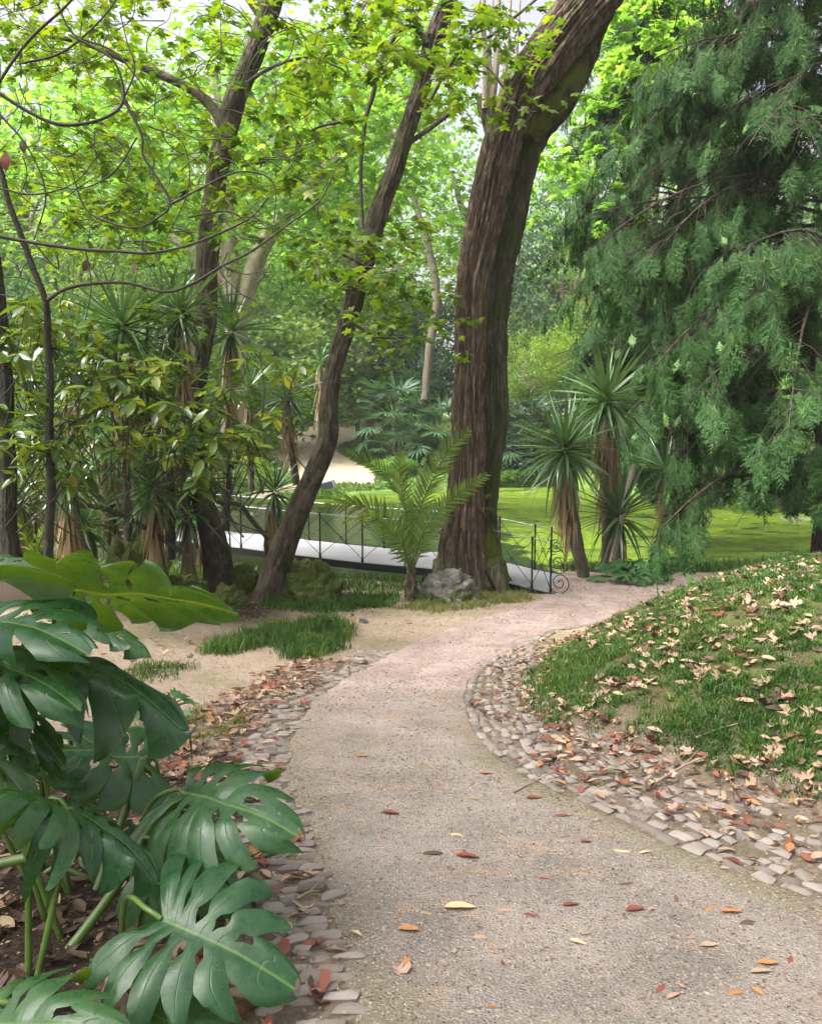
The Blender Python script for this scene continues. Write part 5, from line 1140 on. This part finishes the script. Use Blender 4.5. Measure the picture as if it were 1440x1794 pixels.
yucca('drooping low yucca with brown skirt under the conifer fringe', 1165, 830, 70, 15.6, [(1130, 1000, 10), (1150, 960, 12), (1166, 910, 12), (1168, 870, 12)], 63, 55, False, 60)
yucca('small low yucca at the foot of the taller right yucca', 1085, 915, 100, 15.0, [(1085, 1008, 12), (1088, 960, 14)], 64, 80, False, 20, low=-.4)
g = Geo(); px_limb(g, [(1072, 985, 13), (1085, 930, 12), (1098, 870, 12), (1110, 815, 10)], 14.9, 0, 12, 24, (.008, 6, 2, 3)); tag(g.build('bare_stem', M_bark_pale), 'bare pale cut stem leaning beside the taller right yucca', 'stem')
for j, (cx, cy, r_, Y, st, n_, lab) in enumerate([
    (505, 700, 66, 15.2, [(520, 850, 14), (512, 790, 14), (506, 740, 13)], 70, 'round headed yucca on a thin stem above the sandy slope'),
    (436, 690, 62, 15.8, [(440, 860, 12), (438, 780, 12), (437, 730, 12)], 65, 'yucca head left of the round headed one with brown skirt'),
    (482, 868, 66, 13.6, [(468, 985, 13), (470, 940, 14), (478, 900, 13)], 60, 'low yucca touching the leaning trunk at the bridge'),
    (405, 590, 95, 14.2, [(395, 930, 16), (400, 800, 16), (404, 660, 15)], 70, 'tall yucca just right of the slim upright trunk'),
    (215, 610, 115, 13.2, [(225, 960, 18), (220, 820, 18), (216, 690, 16)], 80, 'large yucca in the middle of the left thicket'),
    (290, 560, 100, 14.4, [(295, 960, 16), (292, 800, 16), (290, 640, 15)], 70, 'highest yucca head of the left thicket'),
    (130, 640, 105, 13.6, [(135, 960, 16), (133, 800, 16), (131, 720, 15)], 70, 'yucca head behind the sapling stem'),
    (300, 720, 95, 12.8, [(300, 980, 16), (300, 900, 16), (300, 800, 15)], 70, 'yucca head low beside the slim upright trunk'),
    (190, 790, 105, 12.4, [(200, 990, 16), (196, 930, 16), (192, 860, 15)], 70, 'low drooping yucca at the centre of the thicket'),
    (60, 750, 100, 12.8, [(55, 990, 16), (58, 900, 16), (60, 830, 15)], 65, 'yucca head between frame edge trunk and sapling'),
    (360, 850, 80, 13.6, [(360, 990, 14), (360, 930, 14)], 55, 'small yucca behind the slim upright trunk base'),
    (260, 880, 90, 12.2, [(262, 1010, 14), (261, 950, 14)], 60, 'small yucca above the mossy boulder'),
    (110, 880, 90, 12.0, [(112, 1010, 14), (111, 950, 14)], 60, 'small yucca at the foot of the sapling'),
    (215, 585, 118, 10.6, [(222, 900, 12), (220, 780, 12), (217, 660, 12)], 85, 'near yucca head high behind the bare arching twigs'),
    (318, 560, 95, 11.0, [(322, 900, 10), (322, 780, 10), (320, 640, 10)], 75, 'near yucca head touching the left side of the slim upright trunk'),
    (120, 850, 100, 10.4, [(122, 980, 10), (121, 920, 10)], 70, 'near drooping yucca head at the sapling foot'),
    (270, 860, 95, 10.8, [(272, 990, 10), (271, 930, 10)], 70, 'near drooping yucca head above the arching grey branch'),
    (330, 905, 85, 12.8, [(332, 1000, 10), (331, 960, 10)], 60, 'drooping yucca head below the arching branch'),
    (150, 930, 85, 11.6, [(152, 1010, 10), (151, 970, 10)], 60, 'drooping yucca head low between sapling and boulder'),
    (30, 880, 90, 11.4, [(32, 1000, 10), (31, 950, 10)], 60, 'drooping yucca head beside the frame edge trunk'),
    (250, 690, 95, 12.6, [(250, 980, 12), (250, 900, 12), (250, 780, 12)], 70, 'broad yucca head in front of the thicket'),
    (560, 640, 45, 22, [(560, 760, 8), (560, 700, 8)], 40, 'small distant yucca behind the leaning trunk')]):
    yucca(lab, cx, cy, r_, Y, st, 70+j, n_, False, 70, 'yuccas of the left thicket' if 3 <= j <= 12 else None)

# ---------------- date palm by the bridge
def frond(parent, pts, Y, nleaf, Lmax, seed, m, name='frond', hang=.25, wl_=.019, fan=1.0, tw=0):
    r = np.random.default_rng(seed); P = [at(p[0], p[1], Y+p[2]) for p in pts]; C = catmull(np.array(P), 40); g = Geo()
    tube(g, P, np.linspace(.014, .003, len(P)), 6, 24, 0); T = nrm(np.gradient(C, axis=0))
    for k in range(nleaf):
        t = .14+.86*(k+.5)/nleaf; i_ = min(39, int(t*39)); d = T[i_]; s = np.cross(d, [0, 0, 1.]); s /= max(np.linalg.norm(s), 1e-6); up = np.cross(s, d); s, up = s*math.cos(tw)+up*math.sin(tw), up*math.cos(tw)-s*math.sin(tw)
        L_ = Lmax*math.sin(PI*min(1, .2+t*.75))**.7
        for sg in (-1, 1):
            dd = d*(.55+.5*t)+s*sg*fan*r.uniform(.8, 1.05)+up*r.uniform(.05, .35); dd[2] -= r.uniform(0, hang); blade(g, C[i_]+up*.004, dd, L_*r.uniform(.85, 1.1), wl_, .08, 3, 1, up, .6)
    return build_rel(g, name, [M_petiole, m], parent)
dp = thing('date_palm', 'young date palm with feathery arching fronds in front of the bridge', 'palm', loc=tuple(gpt(U(718, 12.3), 12.3)))
g = Geo(); px_limb(g, [(719, 1052, 20), (719, 1025, 22), (720, 1000, 17), (722, 985, 10)], 12.3, 0, 24, 30, (.02, 10, 8, 5)); build_rel(g, 'trunk', M_bark_big, dp)
FR = [([(719, 1005, 0), (712, 900, .1), (690, 850, .2), (655, 815, .3), (604, 792, .3)], 34, .36, .25), ([(721, 1005, 0), (735, 900, 0), (758, 840, 0), (785, 790, -.1), (824, 752, -.2)], 40, .36, .2), ([(720, 1005, 0), (716, 930, -.1), (706, 870, -.2), (700, 830, -.3), (703, 790, -.4)], 36, .32, .2),
      ([(722, 1005, 0), (738, 940, -.2), (765, 900, -.4), (805, 865, -.6), (855, 830, -.8)], 36, .30, .5), ([(718, 1005, 0), (700, 930, -.3), (660, 895, -.6), (610, 882, -.8), (556, 893, -1.0)], 38, .34, 1.1), ([(719, 1005, 0), (708, 960, -.4), (680, 925, -.7), (650, 905, -.9), (600, 915, -1.2)], 30, .22, 1.0),
      ([(721, 1005, 0), (745, 950, .4), (780, 905, .7), (820, 880, .9), (862, 868, 1.0)], 28, .22, .5), ([(720, 1005, 0), (728, 920, .4), (738, 850, .8), (745, 800, 1.0)], 28, .25, .2), ([(718, 1005, 0), (690, 950, .5), (650, 905, .9), (600, 870, 1.2), (560, 862, 1.4)], 30, .24, .6)]
for j, (pts, nl, Lm, hg) in enumerate(FR): frond(dp, pts, 12.3, nl, Lm, 80+j, M_palm, hang=hg*.5, tw=(-1.0, .9, .2, .9, -1.0, -.8, .8, .5, -.8)[j])
# palm fronds among the left undergrowth
lp = thing('palm', 'low palm with comb like fronds at the left under the sapling', 'palm', loc=tuple(gpt(U(60, 11), 11)))
for j, pts in enumerate(([(60, 1010, 0), (70, 950, 0), (100, 900, 0), (160, 890, -.2)], [(60, 1010, 0), (80, 960, 0), (130, 930, -.1), (190, 930, -.2)], [(60, 1010, 0), (50, 950, 0), (30, 910, 0), (-10, 900, 0)], [(60, 1010, 0), (90, 985, 0), (130, 970, -.2), (170, 985, -.3)])): frond(lp, pts, 11, 26, .30, 95+j, M_palm, hang=.5)

# ---------------- fan palms
def fan_mesh(seed):
    r = np.random.default_rng(seed); g = Geo(); tube(g, [[0, 0, 0], [0, .5, .05], [0, 1, 0]], [.012, .01, .008], 4, 5)
    for k in range(17):
        a = math.radians(-115+230*k/16); d = np.array([math.sin(a), math.cos(a), r.normal(-.12, .08)]); blade(g, np.array([0, 1., 0]), d, .62*(.8+.2*math.cos(a))*r.uniform(.9, 1.1), .035, .15, 3, 1, fold=.5)
    return g.mesh('fan_leaf', [M_petiole, M_fan])
FMs = [fan_mesh(k) for k in range(3)]
def fan_palm(label, px, py, Y, s, n_, seed, trunk=0, group=None):
    r = np.random.default_rng(seed); c = at(px, py, Y); x, y = c[0], c[1]; root = thing('fan_palm', label, 'palm', group, (x, y, gz(x, y)))
    hz = c[2]-gz(x, y); g = Geo(); tube(g, [[0, 0, -.1], [.05, 0, hz*.5], [0, 0, max(hz, .3)]], [.16, .14, .15], 12, 20, bark=(.03, 8, 3, seed)); g.build('trunk', M_bark_far, root)
    for k in range(n_):
        el = math.radians(75-115*(k/n_)); a = k*2.4; d = np.array([math.cos(el)*math.cos(a), math.cos(el)*math.sin(a), math.sin(el)])
        R = frames(d[None], np.array([[0, 0, 1.]]) if abs(d[2]) < .9 else np.array([[1., 0, .3]]))[0]; M4 = Matrix(R.tolist()).to_4x4(); M4.translation = Vector((0, 0, max(hz, .3)))
        o = link('fan_leaf', FMs[k % 3], root); o.matrix_local = M4 @ Matrix.Scale(s*r.uniform(.8, 1.15), 4)
fp = 'fan palms on the far bank'
for j, (px, py, Y, s, n_, lab) in enumerate([(625, 705, 52, 1.7, 22, 'leftmost fan palm on the slope above the sand path'), (690, 735, 47, 1.9, 26, 'fan palm at the curve of the far sand path'), (740, 700, 50, 2.0, 26, 'tallest fan palm left of the twin trunk'), (770, 760, 46, 1.8, 24, 'fan palm close to the left side of the twin trunk'),
    (705, 790, 45.5, 1.4, 20, 'lowest fan palm near the pond rim'), (890, 735, 48, 1.9, 26, 'fan palm seen just right of the twin trunk'), (925, 770, 47, 1.8, 24, 'fan palm behind the round yucca head'), (870, 790, 47.5, 1.6, 20, 'low fan palm at the far pond rim'), (1180, 830, 36, 1.2, 20, 'fan palm at the pond edge under the conifer')]):
    fan_palm(lab, px, py, Y, s, n_, 110+j, group=fp)

# ---------------- broadleaf shrub with glossy oval leaves at the left
mg = thing('broadleaf_shrub', 'broad leaved evergreen shrub with green and yellowing oval leaves at the left', 'shrub', loc=tuple(gpt(U(150, 9.6), 9.6)))
def whorls(root, clusters, Y0, seed, leafm, L0, per=9):
    r = np.random.default_rng(seed); G, B = Geo(), Geo(); pos = []
    for (cx, cy, rx, ry, n_) in clusters:
        for k in range(n_):
            px_, py_ = cx+r.normal(0, .5)*rx, cy+r.normal(0, .5)*ry; Y = Y0+r.uniform(-1.3, 1.6); A = at(px_, py_, Y); pos.append(A)
            st = A+np.array([r.normal(0, .15), r.normal(0, .15), -r.uniform(.2, .6)]); tube(B, [st+[r.normal(0, .2), 0, -.3], st, A], [.010, .007, .004], 4, 6, cap=False)
            a = r.uniform(0, 6.28)+np.arange(per)*2.4; el = r.uniform(-.7, .5, per); d = np.stack([np.cos(a)*np.cos(el), np.sin(a)*np.cos(el), np.sin(el)-.15], -1)
            V, F = inst(OVAL, np.tile(A, (per, 1))+d*.015+r.normal(0, .02, (per, 3)), frames(nrm(d), nrm(np.array([0, 0, 1.])+r.normal(0, .35, (per, 3)))), L0*r.uniform(.6, 1.15, per)); G.add(V, F)
    build_rel(G, 'foliage', leafm, root, kind='stuff'); build_rel(B, 'twig', M_bark_smooth, root, kind='stuff')
whorls(mg, [(60, 600, 110, 80, 26), (130, 680, 160, 110, 34), (230, 660, 150, 90, 24), (340, 745, 110, 70, 22), (400, 780, 60, 50, 10), (80, 560, 100, 60, 16), (250, 780, 190, 80, 22), (60, 800, 110, 80, 26), (470, 660, 60, 40, 4)], 9.6, 121, M_magnolia, .22)
yl = thing('young_maple', 'young maple with flat yellow green leaves between sapling and slim trunk', 'tree', loc=tuple(gpt(U(270, 11.2), 11.2)))
g = Geo(); px_limb(g, [(270, 1020, 10), (268, 900, 9), (262, 760, 8), (255, 640, 6), (262, 540, 4)], 11.2, 0, 8, 30); build_rel(g, 'trunk', M_bark_smooth, yl)
g, t = Geo(), Geo(); leaf_sprays(g, t, [(250, 690, 180, 110, 1), (450, 730, 60, 70, .6), (260, 560, 150, 60, .5), (90, 600, 80, 60, .5)], 90, (10.2, 12.2), .15, 8, MAPLE, 122); build_rel(g, 'foliage', M_maple, yl, kind='stuff'); build_rel(t, 'twig', M_twig, yl, kind='stuff')

for (px_, py_, s_, lab) in ((10, 283, .17, 'dark red brown dry leaf hanging at the left frame edge twig'), (41, 256, .13, 'smaller dry brown leaf hanging right of the dark red one'), (150, 465, .12, 'brown dry leaf hanging beside yellow leaves on the low twig'), (235, 470, .10, 'curled brown leaf hanging on the low arching twig')):
    p = at(px_, py_, 8.5); R = frames(np.array([[random.gauss(0, .15), 0, -1.]]), np.array([[random.gauss(0, .5), -1., .2]]))[0]; o = link('dry_leaf', leaf_mesh('oval', 1, 'red_brown' if px_ < 30 else 'dark_brown')); M4 = Matrix(R.tolist()).to_4x4(); M4.translation = Vector(p); o.matrix_world = M4 @ Matrix.Diagonal((s_*1.6, s_*1.1, s_, 1)); tag(o, lab, 'leaf')
# ---------------- small ground plants
def blades_plant(label, px, py, Y, n_, L_, w, seed, m=M_grass, name='iris_clump', cat='plant', group=None, spread=.12):
    r = np.random.default_rng(seed); x = U(px, Y); root_loc = (x, Y, gz(x, Y)); g = Geo()
    for k in range(n_):
        a = r.uniform(0, 6.28); el = r.uniform(.7, 1.45); d = np.array([math.cos(a)*math.cos(el), math.sin(a)*math.cos(el), math.sin(el)]); blade(g, np.array([r.normal(0, spread), r.normal(0, spread), -.01]), d, L_*r.uniform(.6, 1.15), w, .35, 5)
    o = g.build(name, m, loc=root_loc); tag(o, label, cat, group); return o
M_iris = leaf_mat('strap_leaf', [(.05, .13, .03), (.09, .20, .045), (.15, .27, .07)], .35, .35, clump=3)
for j, (px, py, Y, n_, L_, lab) in enumerate([(760, 1050, 12.1, 34, .36, 'clump of strap leaves right of the date palm base'), (690, 1050, 12.4, 22, .34, 'clump of strap leaves left of the date palm base'), (640, 1050, 12.9, 20, .36, 'upright strap leaved clump below the bridge beam'), (735, 1050, 12.6, 16, .4, 'strap leaves behind the date palm stem'), (1180, 1010, 15.2, 40, .5, 'tall strap leaves at the pond edge left of the conifer fringe'), (1300, 1000, 14.8, 46, .55, 'bright strap leaved clump on the pond edge right of the conifer fringe'), (1250, 1005, 15.2, 40, .5, 'strap leaves under the hanging conifer tip'), (1345, 995, 14.6, 26, .45, 'small strap leaved clump near the right pond rock')]):
    blades_plant(lab, px, py, Y, n_, L_, .013, 130+j, M_iris)
LOBE = T_maple(5)
def lobed_plant(label, px, py, Y, R_, n_, leaf, seed, m=M_fern, name='ground_plant', T=LOBE):
    r = np.random.default_rng(seed); x = U(px, Y); z = gz(x, Y); root = thing(name, label, 'plant', None, (x, Y, z)); G, B = Geo(), Geo()
    a = r.uniform(0, 6.28, n_); q = np.sqrt(r.random(n_))*R_; P = np.stack([q*np.cos(a), q*np.sin(a), R_*.55*(1-(q/R_)**2)*r.uniform(.7, 1.1, n_)+.08], -1); d = np.stack([np.cos(a), np.sin(a), -.2+0*a], -1)
    V, F = inst(T, P, frames(nrm(d), nrm(np.array([0, -.3, 1.])+r.normal(0, .3, (n_, 3)))), leaf*r.uniform(.7, 1.2, n_)); G.add(V, F)
    for p in P: tube(B, [[p[0]*.1, p[1]*.1, 0], p*[.6, .6, .8], p], .005, 3, 5, cap=False)
    G.build('foliage', m, root, kind='stuff'); B.build('stem', M_petiole, root, kind='stuff')
lobed_plant('dark lobed ground plant at the foot of the right yuccas', 1105, 1020, 14.3, .55, 60, .26, 141)
lobed_plant('pale blue green ground plant behind the dark mossy rock', 520, 1035, 13.2, .5, 50, .22, 142, M_blue)
lobed_plant('small leafy ground plant at the left rock foot', 345, 1105, 11.0, .18, 14, .14, 143)
lobed_plant('small green weeds on the sand behind the lower big leaf', 265, 1290, 5.6, .22, 26, .09, 144)
lobed_plant('low leafy weeds below the left yuccas', 290, 1060, 11.8, .4, 36, .18, 145)
# weed on the mound skyline
wd = thing('tall_weed', 'thin tall weed with narrow leaves standing on the mound edge', 'weed', loc=tuple(ground_hit(1150, 1095)))
g = Geo(); tube(g, [[0, 0, 0], [.01, 0, .2], [-.02, 0, .42]], [.006, .005, .003], 6, 10); g.build('stem', M_petiole, wd); g = Geo(); r = np.random.default_rng(9)
for k in range(26): a = k*2.4; blade(g, np.array([0, 0, .08+.34*k/26]), np.array([math.cos(a), math.sin(a), .5]), .12*(1.1-k/40), .009, .5, 3)
g.build('leaves', M_grass, wd, kind='stuff')

# ================================================================== swiss cheese plants in the foreground
def monstera(seed, n=7, width=.64, gapw=.20, split=(.42, .68), fold=.22, side=.5, tip=.35, curl=.12):
    r = np.random.default_rng(seed); bm = bmesh.new(); uvs = {}; NT, NS = 16, 7
    M_ = np.array([[.02, -.04], [.10, -.28], [.27, -.40], [.45, -.33], [.57, -.12], [.60, .14], [.54, .42], [.41, .67], [.24, .87], [.08, 1.01], [0, 1.06]]); M_[:, 0] *= width/.60
    Mc = catmull(np.c_[M_, np.zeros(len(M_))], 200)[:, :2]
    for sg in (-1, 1):
        K = n; s_k = np.concatenate([[.0], .13+.87*(np.arange(1, K+1)/K)**1.0]); s_k[1:-1] += r.normal(0, .012, K-1)
        st = np.concatenate([[0], .66*(np.arange(1, K)/K)**1.9+.01, [1.0]]); B = []
        for k in range(K+1):
            e = Mc[min(199, int(s_k[k]*199))]; s0 = np.array([0, st[k]]); m1 = s0*.5+e*.5+np.array([.09*s_k[k]+.02, -.10*min(1, s_k[k]*2)]); t = np.linspace(0, 1, NT)[:, None]
            if k == 0: m1 = (s0+e)/2
            B.append((1-t)**2*s0+2*t*(1-t)*m1+t*t*e)
        tt = np.linspace(0, 1, NT); G_ = []
        for k in range(K+1):
            gp = np.zeros(NT)
            if 0 < k < K:
                sp = r.uniform(*split)
                if r.random() < .12: sp = 1.1
                gp = gapw*r.uniform(.7, 1.3)*np.clip((tt-sp)/(1-sp+1e-6), 0, 1)**.6 if sp < 1 else gp
                if r.random() < .65 and 0 < k: c0 = r.uniform(.17, .30); gp = gp+.26*r.uniform(.5, 1.2)*np.exp(-((tt-c0)/.08)**2)*(np.abs(tt-c0) < .15)
                gp[0:2] = 0
            G_.append(gp)
        for k in range(K):
            ln = r.normal(0, 1); twist = r.normal(0, 1); ext = r.uniform(.93, 1.04); drp = r.uniform(.5, 1.5); grid = []
            for i_ in range(NT):
                row = []
                for j in range(NS):
                    s = j/(NS-1); lo_, hi_ = G_[k][i_], 1-G_[k+1][i_]; se = lo_+(hi_-lo_)*s; te = tt[i_]
                    sh = 1-.13*abs(2*s-1)**3*(te**4)-(.10*(1-s)*te**5); fi = te*sh*(NT-1)*min(ext, 1); i0 = min(NT-2, int(fi)); fr = fi-i0
                    p = (B[k][i0]*(1-fr)+B[k][i0+1]*fr)*(1-se)+(B[k+1][i0]*(1-fr)+B[k+1][i0+1]*fr)*se
                    x, y = p[0]*sg, p[1]; ax = abs(x); q = max(0, te-.35)
                    z = fold*ax-side*ax*ax*1.6*drp**.5-tip*max(0, y-.25)**2*.8+.012*math.sin(PI*s)*min(te*3, 1)*(1+ln*.2)+curl*q*q*twist*(s-.5)*2-.22*q*q*drp*side-(.35*max(0, -y)**1.5)
                    z += .02*(vn(x*5+seed, y*5, 0, seed)-.5)*2
                    if k == 0 and i_ > 0: z -= .1*(1-s)*te
                    row.append(bm.verts.new((x, y, z)))
                    uvs[row[-1]] = (s, min(1, ax*2.2))
                grid.append(row)
            for i_ in range(NT-1):
                for j in range(NS-1):
                    a = [grid[i_][j], grid[i_][j+1], grid[i_+1][j+1], grid[i_+1][j]]
                    try: bm.faces.new(a if sg < 0 else a[::-1])
                    except ValueError: pass
    uvl = bm.loops.layers.uv.new('UVMap')
    for f in bm.faces:
        f.smooth = True
        for lp_ in f.loops: lp_[uvl].uv = uvs[lp_.vert]
    bmesh.ops.remove_doubles(bm, verts=bm.verts, dist=.0008)
    ca = [v for v in bm.verts]; me = bpy.data.meshes.new('leaf'); bm.normal_update()
    bm.to_mesh(me); bm.free(); me.materials.append(M_monstera); return me
def midrib_mesh():
    g = Geo(); y = np.linspace(-.0, 1.0, 14); tube(g, np.stack([0*y, y, -.002-.35*np.maximum(0, y-.25)**2*.8], -1), np.linspace(.010, .003, 14), 6, 14); return g
def place_leaf(root, me, A, B, N_, wid=1.0, rib=None):
    A, B = np.array(A), np.array(B); L_ = np.linalg.norm(B-A); R = frames((B-A)[None], np.array(N_, float)[None])[0]
    o = link('leaf', me); M4 = Matrix(R.tolist()).to_4x4(); M4.translation = Vector(A)-root.location; o.parent = root; o.matrix_local = M4 @ Matrix.Diagonal((L_*wid, L_, L_, 1)); return o
def petiole(root, pts, r0=.012, r1=.008):
    g = Geo(); C = catmull(np.array(pts), 24); tube(g, C, np.linspace(r0, r1, 24), 10, 24); return build_rel(g, 'stem', M_petiole, root)
mo = thing('swiss_cheese_plant', 'large swiss cheese plant with glossy split and holed leaves at lower left', 'plant', loc=(-1.25, 3.0, gz(-1.25, 3.0)))
LV = {k: monstera(k, **kw) for k, kw in {1: dict(tip=.25, side=.25, split=(.45, .65), width=.52), 2: dict(tip=.5, side=.7), 3: dict(fold=.3, side=.9, tip=.6, curl=.25), 4: dict(tip=.3, side=.3, fold=.12, split=(.75, .95), gapw=.10), 5: dict(tip=.8, side=1.1, fold=.35, curl=.3), 6: dict(tip=.35, side=.35, n=7, split=(.40, .64), gapw=.22, width=.68)}.items()}
RT = lambda x, y: np.array([x, y, gz(x, y)-.03])
def mleaf(v, a, b, N_, wid, stem, label=None, r0=.012):
    A = at(*a); B = at(*b); o = place_leaf(mo, LV[v], A, B, N_, wid)
    if label: o['label'] = label
    if stem is not None:
        S0 = np.array(stem); d_ = nrm(A-B); petiole(mo, [S0, S0*.45+A*.55+[0, 0, .12]+d_*.06, A+d_*.05+[0, 0, .01], A], r0, .008)
# (variant, base px, tip px, facing, width, root)
mleaf(6, (282, 1610, 2.35), (515, 1712, 2.2), (-.1, -.48, 1), 1.02, RT(-.95, 2.55), 'lowest fully seen leaf with deep splits and pale midrib')
mleaf(2, (325, 1392, 2.75), (508, 1428, 2.55), (.05, -.50, 1), 1.1, RT(-1.05, 2.9), 'leaf reaching over the left gutter stones')
mleaf(4, (250, 1330, 3.3), (20, 1296, 3.05), (.0, -.42, 1), .9, RT(-1.1, 3.3), 'leaf with pale veins and small holes behind the gutter leaf')
mleaf(1, (130, 1040, 2.9), (425, 1046, 2.75), (.1, .60, .8), .95, RT(-1.5, 3.2), 'topmost big leaf glowing yellow green against the light')
mleaf(6, (-60, 1085, 2.7), (150, 1100, 2.45), (-.1, -.05, 1), 1.0, RT(-1.4, 3.0), 'broad pale leaf facing the sky at the left edge')
mleaf(2, (-50, 1150, 2.6), (130, 1195, 2.4), (-.2, -.2, 1), .8, RT(-1.3, 2.8), 'pale reflecting leaf at the left frame edge')
mleaf(3, (60, 1140, 2.9), (350, 1215, 2.75), (.0, .1, 1), .62, RT(-1.3, 3.0), 'drooping leaf pointing at the sand')
mleaf(5, (110, 1420, 2.45), (-50, 1345, 2.25), (-.1, -.1, 1), .8, at(60, 1740, 2.4))
mleaf(3, (115, 1415, 2.5), (300, 1510, 2.45), (.25, -.05, 1), .55, at(50, 1730, 2.45))
mleaf(2, (290, 1490, 2.8), (455, 1590, 2.75), (-.1, -.25, 1), .9, RT(-.95, 2.8))
mleaf(2, (-30, 1800, 2.05), (190, 1780, 1.95), (.0, -.5, 1), .9, RT(-.9, 2.1))
mleaf(2, (270, 1780, 2.2), (400, 1840, 2.1), (.1, -.5, 1), 1.2, RT(-.75, 2.3))
mleaf(6, (-60, 1000, 3.0), (90, 975, 3.1), (-.2, -.3, 1), .8, RT(-1.5, 3.2))
mleaf(5, (-20, 1235, 2.9), (120, 1290, 2.8), (.1, -.1, 1), .8, RT(-1.3, 3.0))
mleaf(3, (-40, 1300, 2.6), (60, 1400, 2.5), (-.3, -.3, 1), .8, RT(-1.2, 2.7))
mleaf(5, (340, 1440, 3.0), (430, 1530, 2.95), (.2, -.3, 1), .8, RT(-1.0, 3.0))
mleaf(4, (150, 1085, 3.4), (270, 1135, 3.3), (.3, .1, 1), .8, RT(-1.4, 3.3))
mleaf(1, (-30, 1370, 3.1), (110, 1345, 3.2), (-.1, -.2, 1), .8, RT(-1.5, 3.1))
mleaf(2, (200, 1455, 3.2), (270, 1520, 3.1), (.1, -.2, 1), 1.0, RT(-1.2, 3.2))
mleaf(4, (60, 1600, 3.1), (180, 1640, 3.0), (.1, -.4, 1), .7, RT(-1.2, 3.1))
# thick creeping stems
for pts in ([at(95, 1700, 2.6), at(200, 1560, 2.75), at(262, 1452, 2.85), at(300, 1400, 2.9)], [at(-20, 1300, 3.1), at(60, 1350, 3.1), at(180, 1420, 3.1)], [at(170, 1560, 3.0), at(210, 1450, 3.1), at(250, 1330, 3.2)], [at(-30, 1520, 2.9), at(120, 1490, 2.9), at(310, 1470, 2.9)]):
    petiole(mo, pts, .020, .014)
